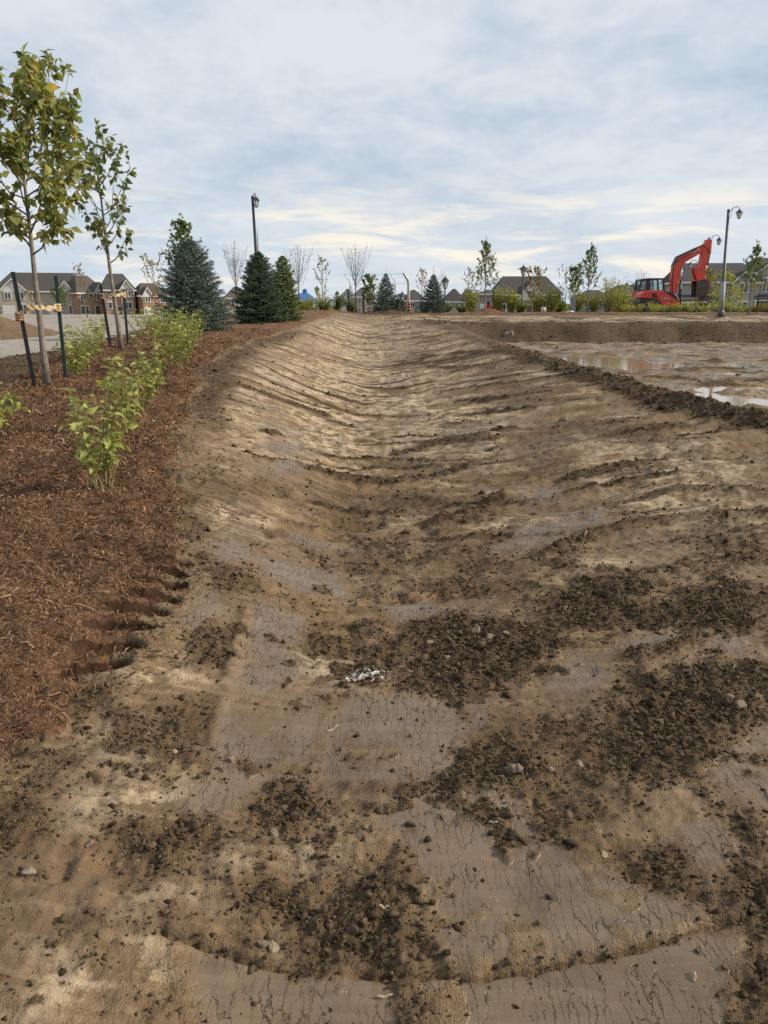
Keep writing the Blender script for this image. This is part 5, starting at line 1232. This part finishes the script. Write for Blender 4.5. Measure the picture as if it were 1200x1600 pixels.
T('small dense green tree left of the narrow spruce', -.85, 46.2, 2.15, .95, LM['mid'], 37, trunk_h=.22, n_main=24, sub=8, twig=6, size=.11, shape='oval')
T('sparse rusty sapling left of the long leadered spruce', 2.2, 46.8, 2.55, .75, LM['redl'], 38, trunk_h=.3, n_main=14, sub=3, size=.11, keep=.6, up=1.6)
T('thin leafless sapling right of the long leadered spruce', 3.35, 47, 2.6, 1.0, LM['dull'], 39, trunk_h=.4, n_main=14, sub=3, twig=1, size=.05, keep=.25, shape='fan')
T('tall slender leafy tree on the reddish mound', 5.72, 45.0, 4.05, 1.5, LM['greyg'], 40, trunk_h=.28, n_main=34, sub=8, twig=6, size=.10, shape='cone', up=1.1)
T('shorter loose tree at the left foot of the slender tree', 5.1, 46.2, 2.45, 1.15, LM['greyg'], 41, trunk_h=.15, n_main=18, sub=4, size=.10, mat2=LM['lime'], split_z=.5, keep=.8)
T('sapling turning red before the grey stone house', 9.4, 50, 3.1, 1.35, LM['redl'], 42, trunk_h=.25, n_main=20, sub=7, twig=5, size=.12, mat2=LM['lime'], split_z=.35)
T('thin sapling with few dark leaves beside the grey cabinet', 10.6, 46.5, 2.6, 1.1, LM['dull'], 43, trunk_h=.3, n_main=14, sub=3, size=.12, keep=.5)
T('tall airy tree, the right one of the close pair', 11.5, 45.0, 3.8, 1.3, LM['dark'], 44, trunk_h=.30, n_main=30, sub=7, twig=6, size=.10, shape='cone')
T('shorter dense tree, the left one of the close pair', 11.0, 46.0, 2.65, .85, LM['dark'], 45, trunk_h=.35, n_main=22, sub=8, twig=6, size=.11, shape='oval')
T('bare sapling seen over the excavator cab', 19.9, 62, 3.7, 1.8, LM['dull'], 46, trunk_h=.4, n_main=20, sub=4, twig=1, size=.08, keep=.35, shape='fan')
T('orange brown tree behind the excavator bucket', 24.0, 60, 3.6, 1.5, LM['gold'], 47, trunk_h=.2, n_main=24, sub=7, twig=6, size=.14, mat2=LM['redl'], split_z=.5)
T('yellow green tree behind the sunlit-painted lamp post foot', 24.2, 57, 3.2, 1.7, LM['lime'], 48, trunk_h=.12, n_main=26, sub=7, twig=6, size=.14)
T('upright green tree with sparse tip near the right edge', 19.3, 42, 3.7, 1.5, LM['mid'], 49, trunk_h=.22, n_main=30, sub=7, twig=6, size=.10, shape='cone', mat2=LM['lime'], split_z=.45)
T('small yellow green sapling between lamp post and right tree', 24.4, 55, 2.0, 1.0, LM['lime'], 50, trunk_h=.2, n_main=14, sub=4, size=.12)
T('thin leaning sapling with rusty tuft across the gravel lot', -14.6, 39, 2.6, .6, LM['redl'], 51, trunk_h=.55, n_main=9, sub=3, size=.09, keep=.6, trunk_r=.03, lean=(-.10, 0))
T('bare thin sapling before the cream house', -27.5, 70, 4.0, 1.2, LM['dull'], 52, trunk_h=.4, n_main=14, sub=3, twig=1, size=.06, keep=.3)
T('round headed little green tree before the cream house', -27.6, 68, 2.6, 1.35, LM['mid'], 53, trunk_h=.42, n_main=26, sub=7, twig=4, size=.14, shape='oval')
T('slim upright yellowing sapling beside the nearest trunk', -31.2, 70, 3.2, .8, LM['gold'], 54, trunk_h=.2, n_main=14, sub=3, size=.12, keep=.6)
T('slim green sapling against the brown house side wall', -28.9, 78, 3.0, .8, LM['greyg'], 55, trunk_h=.2, n_main=14, sub=3, size=.12, keep=.7)

# shrubs in the bed, nearest first
shrub('large loose leafy shrub nearest the camera in the mulch', -1.93, 5.1, .90, .54, 61, n_stem=13, n_leaf=11, size=.08, single=True, lo_leaf=.30)
shrub('slim leafy shrub in the row between the upright one and the next', -2.45, 7.9, .66, .30, 72, n_stem=6, n_leaf=10, size=.08, single=True)
shrub('bushy shrub in the row half way to the blue spruce', -3.05, 12.0, .85, .6, 73, n_stem=13, n_leaf=12, size=.085)
shrub('last small shrub of the row beside the spruce skirt', -3.75, 15.0, .8, .7, 74, n_stem=13, n_leaf=12, size=.085)
shrub('shrub behind the black stake of the second sapling', -5.3, 14.6, .7, .7, 75, n_stem=12, n_leaf=11, size=.085)
shrub('upright leafy shrub just behind the nearest shrub', -2.24, 6.75, .86, .28, 62, n_stem=8, n_leaf=11, size=.078, single=True, lo_leaf=.3)
shrub('leafy shrub in the row, left of the taller row end', -2.68, 9.1, .80, .48, 63, n_stem=9, n_leaf=10, size=.085, single=True)
shrub('tall leafy shrub on the right of the row by the bank', -2.85, 10.9, .95, .62, 64, n_stem=13, n_leaf=12, size=.085, single=True)
shrub('leafy shrub at the far end of the row before blue spruce', -3.5, 13.0, .85, .75, 65, n_stem=13, n_leaf=12, size=.085)
shrub('broad bushy shrub right of the second sapling', -4.75, 16.4, .85, .95, 66, n_stem=16, n_leaf=12, size=.085)
shrub('bushy shrub left of the blue spruce skirt', -5.4, 18.2, .9, 1.0, 67, n_stem=16, n_leaf=12, size=.09)
shrub('leafy shrub cut off by the left edge of the picture', -3.52, 7.0, .55, .36, 68, n_stem=7, n_leaf=8, size=.095, single=True)
shrub('small low sprig with few leaves in bare mulch at left', -3.55, 7.65, .26, .22, 69, n_stem=3, n_leaf=3, size=.10, single=True)
shrub('leafy shrub behind the green stake of the nearest tree', -4.05, 10.25, .72, .48, 70, n_stem=11, n_leaf=10, size=.09, single=True)
shrub('pale leafy shrub between the two staked saplings', -4.38, 11.7, .68, .62, 71, n_stem=12, n_leaf=10, size=.09, single=True)
# shrubs along the far bed
SG = 'yellow green shrubs along the far bed'
for i, (x, y, H, W, mt, lab) in enumerate([
    (-3.6,47.0,.85,.9,'lime','yellow green shrub at the foot of the reddish sapling'), (-2.7,46.8,.9,.8,'mid','rounded green shrub right of the reddish sapling'), (-4.6,46.0,.65,1.2,'lime','low yellowish shrubs behind the mulch by the shelter'),
    (-1.95,47.4,.7,.8,'greyg','pale grassy shrub between the two black stakes'), (3.6,46.5,.55,.8,'greyg','grassy tuft right of the long leadered spruce'), (4.6,47,.45,.7,'greyg','low pale tuft left of the slender tree'),
    (5.0,45.8,1.35,.75,'lime','yellow green shrub at the left foot of the slender tree'), (6.65,46.2,1.35,.75,'lime','upright lime shrub right of the slender tree'), (7.35,46.0,1.2,.85,'lime','bushy lime shrub left of the pointed lamp'),
    (8.2,47.5,.7,.8,'mid','low green shrub under the pointed lamp'), (8.95,46.4,1.15,1.2,'lime','lime shrub under the red sapling'), (9.7,46.2,1.45,1.0,'lime','tall lime shrub right of the red sapling'), (10.3,46.8,.8,.7,'mid','dark green shrub beside the grey cabinet'),
    (11.0,45.4,1.2,.9,'lime','lime shrub under the close pair of trees'), (12.2,46.2,1.0,.9,'lime','lime shrub just right of the close pair'), (13.0,45.6,1.75,1.55,'lime','biggest yellow green shrub, left of the excavator'), (13.9,46.6,1.3,1.0,'lime','lime shrub hugging the biggest one on its right')]):
    shrub(lab, x, y, H*1.28, W*1.1, 80+i, mt, n_stem=34+int(20*W), n_leaf=12, size=.135, group=SG)
MG = 'low clipped mounds in front of the excavator'
for i, (x, lab) in enumerate([(14.7,'low yellowish mound shrub left of the excavator, first of the row'),(15.5,'low mound shrub under the excavator counterweight'),(16.35,'low mound shrub below the excavator hood vent'),(17.05,'low bright mound shrub under the hood lettering'),
    (17.9,'low mound shrub at the foot of the boom'),(18.7,'low mound shrub under the boom cylinder'),(19.6,'low mound shrub below the bucket'),(20.3,'bright low mound shrub left of the sunlit-painted pole foot'),(21.0,'low mound shrub touching the sunlit-painted pole foot'),(22.0,'low mound shrub before the teal car'),(22.7,'low dry mound shrub left of right edge tree'),(23.6,'low dry mound shrub at the dirt pile')]):
    yy = 45.6-(.3*(i % 3)); k = yy/50
    shrub(lab, x*k*1.03, yy, .55+.08*((i*7) % 3), .95, 110+i, 'lime' if i not in (10, 11) else 'gold', n_stem=34, n_leaf=9, size=.10, group=MG, name='mound_shrub')

# a far wood closes the horizon
def build_far_wood():
    rng = np.random.default_rng(99); P = []; S = []
    for i in range(5200):
        a = rng.uniform(-.72, .72); d = rng.uniform(380, 430); x = d*math.tan(a); h = 3.2+2.2*math.sin(a*23)+1.6*math.sin(a*61+1)
        P.append((x, d, float(base(x, d))+rng.uniform(0, max(1.5, h)))); S.append(rng.uniform(1.6, 3.4))
    me = leaf_mesh('far_wood', np.array(P), rng.normal(0, 1, (len(P), 3)), np.array(S), LM['dark'], rng, 0, 1.0, 1.3)
    tag(link(bpy.data.objects.new('far_wood', me)), 'low far-off wood along the horizon', 'wood', kind='stuff')
build_far_wood()

# ---------------------------------------------------------------- stakes and ties
M_STAKE_B = paint('black_stake_paint', (0.018, 0.018, 0.016), 0.5, 0.1, 0.3, 9, (0.10, 0.065, 0.04), 0.4)
M_STAKE_G = paint('green_stake_paint', (0.020, 0.055, 0.045), 0.5, 0.1, 0.2, 9, (0.10, 0.08, 0.05), 0.3)
M_BURLAP = paint('burlap_strap', (0.46, 0.35, 0.20), 0.9, 0, 0.25, 30)
M_BURLAPR = paint('brown_burlap_knot', (0.27, 0.15, 0.09), 0.9, 0, 0.25, 30)
def stake(label, x, y, H, top, mat, w=.05):
    """steel T section driven in at a lean"""
    g = tag(empty('tree_stake', (x, y, zat(x, y)-.06)), label, 'stake', 'steel tree stakes')
    tx, ty = top; a = .006
    def bar(x0, x1, y0, y1):
        m = MB(); v = []
        for z in (0, H):
            ox, oy = tx*z/H, ty*z/H; v += [(x0+ox,y0+oy,z),(x1+ox,y0+oy,z),(x1+ox,y1+oy,z),(x0+ox,y1+oy,z)]
        m.add(v, [(0,3,2,1),(4,5,6,7),(0,1,5,4),(1,2,6,5),(2,3,7,6),(3,0,4,7)]); return m
    bar(-w/2, w/2, -a, a).build('flange', mat, g); bar(-a, a, a, w*.8).build('web', mat, g)
    for k in range(9):
        z = H*(.3+.07*k); m = MB(); m.box(tx*z/H-.006, tx*z/H+.006, ty*z/H-a-.012, ty*z/H-a, z-.012, z+.012); m.build('stud', mat, g)
    return g
stake('black steel stake leaning left of the nearest tree', -4.22, 9.36, 1.38, (-.10, 0), M_STAKE_B, .046)
stake('green steel stake right of the nearest tree', -4.08, 9.95, 1.32, (.0, .03), M_STAKE_G, .044)
stake('black steel stake left of the second sapling', -4.70, 13.5, 1.10, (-.08, 0), M_STAKE_B, .045)
stake('green steel stake right of the second sapling', -4.60, 14.1, 1.02, (.0, .02), M_STAKE_G, .045)
def strap(label, pts, wd, z):
    g = tag(empty('tree_tie', (pts[0][0], pts[0][1], z)), label, 'tree tie', 'burlap tree ties'); o = Vector((pts[0][0], pts[0][1], z))
    rng = random.Random(int(z*1000)); m = MB(); n = 26; P = []
    for i in range(n+1):
        t = i/n*(len(pts)-1); a = min(len(pts)-2, int(t)); q = Vector(pts[a]).lerp(Vector(pts[a+1]), t-a)-o; q.z += rng.uniform(-.008, .008); P.append(q)
    for i in range(n):
        a, b = P[i], P[i+1]; tw = math.sin(i*.9)*.5
        w0 = wd*(.75+.3*math.sin(i*1.3)); s0 = Vector((0, math.sin(tw)*w0, math.cos(tw)*w0))*.5; tw2 = math.sin((i+1)*.9)*.5; w1 = wd*(.75+.3*math.sin((i+1)*1.3)); s1 = Vector((0, math.sin(tw2)*w1, math.cos(tw2)*w1))*.5
        t_ = Vector((0, .004, 0)); m.add([a-s0-t_, b-s1-t_, b+s1-t_, a+s0-t_, a-s0+t_, b-s1+t_, b+s1+t_, a+s0+t_], [(0,1,2,3),(4,7,6,5),(0,4,5,1),(3,2,6,7)])
    m.build('strap', M_BURLAP, g)
    for e, mt in ((P[0], M_BURLAPR), (P[-1], M_BURLAP)):
        k = MB(); 
        for j in range(3): k.tube([(e.x+.032*math.cos(a_*.9), e.y+.036*math.sin(a_*.9), e.z-.05+.032*j+.006*math.sin(a_*3+j)) for a_ in range(8)], .017, 6)
        k.build('knot', mt, g, True)
    return g
strap('pale burlap tie joining the nearest tree to its two stakes', [(-4.29, 9.32, 1.50), (-4.16, 9.30, 1.58), (-4.10, 9.33, 1.60), (-4.02, 9.5, 1.57), (-4.08, 9.93, 1.60)], .07, 1.50)
strap('pale burlap tie across the second sapling and its stakes', [(-4.76, 13.45, 1.78), (-4.5, 13.1, 1.77), (-4.40, 13.12, 1.77), (-4.60, 14.08, 1.81)], .06, 1.78)
stake('black tree stake, left of two by the bare fan tree', -1.95, 45.6, 1.15, (-.12, 0), M_STAKE_B, .085)
stake('black tree stake, right of two by the bare fan tree', -1.18, 45.4, 1.2, (.0, 0), M_STAKE_B, .085)
stake('black stake leaning beside the long leadered spruce', 3.35, 45.0, .95, (.10, 0), M_STAKE_B, .07)
stake('dark stake right of the slender tree', 6.15, 45.2, 1.15, (.08, 0), M_STAKE_B, .07)
stake('black stake behind the teal car and small sapling', 20.2, 43.0, 1.05, (.0, 0), M_STAKE_B, .06)

# ---------------------------------------------------------------- small things at the far bed
def build_far_small():
    M_OR = paint('orange_barrel', (0.36, 0.15, 0.075), 0.7); M_HY = paint('hydrant_red', (0.50, 0.05, 0.035), 0.45)
    x, y = 1.45, 45.6; g = tag(empty('traffic_barrel', (x, y, zat(x, y)-.02)), 'dull orange traffic barrel right of the backstop post', 'barrel')
    for k, (r0, r1, mt) in enumerate(((.10,.098,M_OR),(.097,.094,M_OR),(.093,.090,M_OR),(.089,.086,M_OR))):
        m = MB(); m.tube([(0,0,.17*k),(0,0,.17*k+.165)], [r0, r1], 14); m.build('band', mt, g, True)
    m = MB(); m.tube([(0,0,-.02),(0,0,.03)], .13, 14); m.build('rubber_base', M_STAKE_B, g)
    grn = paint('pale_green_cabinet', (0.33, 0.38, 0.34), 0.6)
    x, y = 1.85, 45.3; g = tag(empty('utility_pedestal', (x, y, zat(x, y)-.02)), 'pale green utility pedestal between the barrel and the spruce', 'utility box')
    m = MB(); m.box(-.12,.12,-.12,.12,0,.62); m.build('housing', grn, g, bevel=.015); m = MB(); m.box(-.135,.135,-.135,.135,.625,.68); m.build('lid', grn, g, bevel=.01); m = MB(); m.box(-.09,.09,-.128,-.122,.1,.5); m.build('door_panel', grn, g)
    gry = paint('grey_cabinet', (0.24, 0.235, 0.225), 0.7)
    x, y = 10.75, 45.2; g = tag(empty('utility_cabinet', (x, y, zat(x, y)-.02)), 'grey utility cabinet standing between the shrubs left of close pair', 'utility box')
    m = MB(); m.prism([(-.13,0),(.13,0),(.13,1.0),(-.13,.90)], -.15, .15); m.build('housing', gry, g, bevel=.012); m = MB(); m.box(-.10,.10,-.158,-.152,.1,.8); m.build('door', gry, g); m = MB(); m.box(.05,.075,-.17,-.159,.45,.55); m.build('handle', M_STAKE_B, g)
    x, y = 5.95, 45.3; g = tag(empty('fire_hydrant', (x, y, zat(x, y)+.02)), 'red hydrant with dark cap behind the reddish mound', 'hydrant')
    m = MB(); m.tube([(0,0,-.1),(0,0,.05),(0,0,.06),(0,0,.40),(0,0,.44)], [.14,.14,.10,.095,.12], 14); m.build('barrel', M_HY, g, True)
    m = MB(); m.tube([(0,0,.44),(0,0,.52),(0,0,.58),(0,0,.64)], [.12,.10,.05,.03], 14); m.build('cap', M_STAKE_B, g, True)
    for s_ in (-1, 1): m = MB(); m.tube([(s_*.08,0,.30),(s_*.17,0,.30)], .045, 10); m.build('outlet', M_HY, g, True)
    x, y = 8.95, 44.6; g = tag(empty('pail', (x, y, zat(x, y))), 'small white pail with red mark under the red sapling', 'pail')
    m = MB(); m.tube([(0,0,0),(0,0,.28)], [.11,.135], 16); m.build('body', M_WHITE, g, True); m = MB(); m.tube([(0,0,.27),(0,0,.295)], .145, 16); m.build('rim', M_WHITE, g); m = MB(); m.box(-.05,.05,-.150,-.128,.09,.18); m.build('mark', M_HY, g)
    m = MB(); rng = random.Random(4); n = 9; v = []; 
    for i in range(n):
        for j in range(n): v.append((-.22+.44*i/(n-1)+rng.uniform(-.02,.02), -.12+.24*j/(n-1), .02+.11*rng.random()*(1-abs(i-4)/5)))
    m.add(v, [(i*n+j,(i+1)*n+j,(i+1)*n+j+1,i*n+j+1) for i in range(n-1) for j in range(n-1)])
    o = m.build('plastic_bag', paint('white_plastic', (0.62, 0.60, 0.66), 0.35)); o.location = (10.45, 44.4, zat(10.45, 44.4)); tag(o, 'crumpled white plastic bag at the foot of grey cabinet', 'litter')
build_far_small()

# ---------------------------------------------------------------- soil piles
def mound(label, x, y, rx, ry, h, mat, seed):
    rng = np.random.default_rng(seed); n = 70; a = np.linspace(-1.15, 1.15, n); X, Y = np.meshgrid(a, a, indexing='ij'); r = np.hypot(X, Y)
    Z = h*np.clip(1-r, -.2, 1)**1.0*(1+.35*fbm(X*2+seed, Y*2, 3, seed))+.10*h*fbm(X*6, Y*6, 3, seed+1)*(r < 1)-.05
    zb = base(x+X.ravel()*rx, y+Y.ravel()*ry).reshape(X.shape); Zw = np.where(r < 1.02, zb+np.maximum(Z, -.08), zb-.15)
    V = np.stack([x+X*rx, y+Y*ry, Zw], -1).reshape(-1, 3); i = np.arange((n-1)*n).reshape(n-1, n)[:, :-1].ravel()
    me = np_mesh('soil_mound', V, np.stack([i, i+n, i+n+1, i+1], 1), [mat], True, {'tint': np.full(len(V), .5), 'crumb': np.zeros(len(V))}, 4)
    tag(link(bpy.data.objects.new('soil_mound', me)), label, 'soil pile', 'soil piles')
M_SOILB = soil_material('brown_soil', (0.10, 0.068, 0.042), (0.175, 0.125, 0.078), 9)
M_SOILD = soil_material('dark_pile_soil', (0.055, 0.040, 0.026), (0.115, 0.085, 0.055), 9)
mound('low brown soil pile on the gravel at the left edge', -11.6, 22.6, 2.3, 2.6, .62, M_SOILB, 3)
mound('dark soil pile at the right edge behind the last tree', 23.6, 46.2, 2.4, 2.2, 1.25, M_SOILD, 5)
mound('reddish mulch mound at the foot of the slender tree', 5.75, 44.4, 1.2, .9, .30, M_MULCH, 7)
mound('small mulch mound at the foot of the narrow spruce', .2, 43.5, 1.6, 1.0, .28, M_SOILD, 9)

# ---------------------------------------------------------------- stones and litter on the mud
M_STONE = paint('grey_brown_stone', (0.17, 0.13, 0.088), 0.85, 0, 0.25, 22, (0.10, 0.075, 0.05), 0.4)
M_STONEP = paint('pale_limestone', (0.25, 0.20, 0.14), 0.9, 0, 0.2, 22, (0.20, 0.15, 0.10), 0.4)
M_CLOD = soil_material('big_clod_soil', (0.06, 0.042, 0.026), (0.155, 0.112, 0.07))
def stone(label, x, y, s, seed, mat=None, flat=.7, group='stones lying on the mud', name='stone', cat='stone'):
    rng = np.random.default_rng(seed); bm = bmesh.new(); bmesh.ops.create_icosphere(bm, subdivisions=3, radius=1.0)
    cuts = rng.normal(size=(9, 3)); cuts /= np.linalg.norm(cuts, axis=1)[:, None]; lim = rng.uniform(.42, .8, 9)
    for v in bm.verts:
        p = np.array(v.co)
        for c_, l_ in zip(cuts, lim):
            k = p@c_
            if k > l_: p = p-c_*(k-l_)*.9
        p *= 1+.07*math.sin(p[0]*9+seed)+.05*math.sin(p[2]*13+p[0]*8)+.04*math.sin(p[1]*9+p[2]*5); v.co = p*np.array([1.0, rng.uniform(.99, 1.0)*.78, flat])*s
    me = bpy.data.meshes.new(name); bm.to_mesh(me); bm.free(); me.materials.append(mat or M_STONE); me.attributes.new('tint', 'FLOAT', 'POINT')
    o = link(bpy.data.objects.new(name, me)); o.location = (x, y, zat(x, y)+s*flat*.02); o.rotation_euler = (rng.normal(0, .2), rng.normal(0, .2), rng.uniform(0, 6))
    return tag(o, label, cat, group)
stone('biggest pale grey stone in the dark clods right of centre', 0.524, 3.519, 0.045, 965)
stone('dark stone touching the left of the biggest one', 0.458, 3.580, 0.034, 942)
stone('flat tan stone left of the clod heap', 0.224, 3.437, 0.028, 872)
stone('small brown stone in front of the clod heap', 0.301, 3.310, 0.022, 900)
stone('small stone right of the biggest stone', 0.602, 3.504, 0.022, 990)
stone('small stone just right of the torn plastic', 0.116, 3.162, 0.020, 840)
stone('small stone in the clods below the biggest', 0.655, 3.305, 0.020, 1018)
stone('pale limestone lump at the lower left', -0.970, 1.773, 0.026, 245, M_STONEP)
stone('round pale stone on the curved lip', -0.280, 1.620, 0.026, 630, M_STONEP)
stone('angular stone left of the round pale one', -0.312, 1.630, 0.022, 612)
stone('flat grey stone in dark crumbs at the right', 1.411, 2.735, 0.030, 1355)
stone('small grey stone beside the flat one at right', 1.403, 2.807, 0.020, 1340)
stone('pale chip on the crumbs lower right', 0.660, 1.947, 0.020, 1145, M_STONEP)
stone('round stone at the right edge with pale top', 1.175, 2.028, 0.028, 1395)
stone('dark round clod stone on the sheet edge', 0.461, 2.366, 0.032, 1005)
stone('stone at the end of the crumb strip lower left', -0.337, 2.034, 0.022, 630)
stone('pale pebble in crumbs right of centre', 0.689, 2.376, 0.018, 1105, M_STONEP)
stone('brown pebble on the right crumb heap', 0.585, 2.366, 0.020, 1060)
stone('small pebble beside the left ruts', -0.857, 1.908, 0.016, 340)
stone('flat dark lump at the smooth strip end', -0.543, 2.406, 0.024, 562)
stone('dark lump left of the smooth strip end', -0.572, 2.355, 0.020, 545)
stone('tiny pale pebble on bottom right sheet', 0.752, 1.517, 0.016, 1280, M_STONEP)
stone('big pale boulder lying in the dark cut bank', 5.374, 34.263, 0.300, 993, M_STONE)
stone('small boulder at the foot of the cut bank', 6.302, 28.596, 0.120, 1070, M_STONE)
stone('pebble near the right wet patch', 1.199, 3.207, 0.018, 1210)
stone('pale chip in the left crumbs', -0.739, 2.407, 0.016, 475, M_STONEP)
stone('dark lump on the crest of the right bank', 2.135, 9.103, 0.090, 1080)
def build_rag():
    m, w, out = material('white_torn_plastic')
    p = w.pos(); c = w.mix(w.ramp(w.noise(p, 55, 4, .6), .42, .56), (0.46, 0.45, 0.43), (0.10, 0.08, 0.06)); bsdf(w, out, c, .4, 0, None, .5)
    g = tag(empty('torn_plastic', (-.05, 3.05, zat(-.05, 3.05))), 'crumpled strip of torn white plastic lying on the mud', 'litter')
    rng = np.random.default_rng(12)
    for k, (off, ln, wd, az) in enumerate((((-.03,-.01),.19,.018,.62),((.0,.02),.18,.012,.52),((-.05,.02),.12,.010,.85),((.03,-.02),.10,.012,.40),((-.075,-.03),.05,.02,1.3))):
        n, q = 22, 5; V = []
        for i in range(n):
            t = i/(n-1)-.5
            for j in range(q):
                s_ = j/(q-1)-.5; x = off[0]+math.cos(az)*t*ln-math.sin(az)*s_*wd*(1+.4*math.sin(i)); y = off[1]+math.sin(az)*t*ln+math.cos(az)*s_*wd+.006*math.sin(i*.8+k)
                V.append((x, y, zat(-.05+x, 3.05+y)-zat(-.05, 3.05)+.010+.012*abs(math.sin(i*.7+j*1.9+k))+.008*rng.random()))
        mm = MB(); mm.add(V, [(i*q+j,(i+1)*q+j,(i+1)*q+j+1,i*q+j+1) for i in range(n-1) for j in range(q-1)]); mm.build('strip', m, g)
build_rag()
M_WOOD = paint('weathered_stick', (0.34, 0.27, 0.18), 0.85, 0, 0.25, 40)
def stick(label, x, y, az, ln, r):
    m = MB(); P = [(math.cos(az)*ln*(t-.5), math.sin(az)*ln*(t-.5), zat(x+math.cos(az)*ln*(t-.5), y+math.sin(az)*ln*(t-.5))-zat(x, y)+r*.8+.003*math.sin(9*t)) for t in (0,.2,.4,.6,.8,1)]
    m.tube(P, [r*.7,r,r,r*.9,r*.8,r*.4], 6); o = m.build('stick', M_WOOD, None, True); o.location = (x, y, zat(x, y)); tag(o, label, 'stick', 'sticks on the mud')
stick('short pale stick on the bottom smooth sheet', 0.000, 1.476, 0.10, 0.045, 0.0040)
stick('thin pale stick standing out by wet patch', 1.381, 5.024, 1.10, 0.100, 0.0050)
stick('pale splinter on the lower cracked sheet', 0.345, 2.090, -0.30, 0.030, 0.0040)
stick('white splinter left of the cracked sheet', -0.199, 2.662, 0.90, 0.070, 0.0030)
stick('tiny white splinter right of the torn plastic', 0.215, 2.912, 0.30, 0.020, 0.0030)
stick('pale splinter in the right hand crumbs', 1.544, 3.101, 0.80, 0.040, 0.0030)
stick('thin splinter in the fine gravelly crumbs', 0.000, 1.747, 0.20, 0.030, 0.0040)
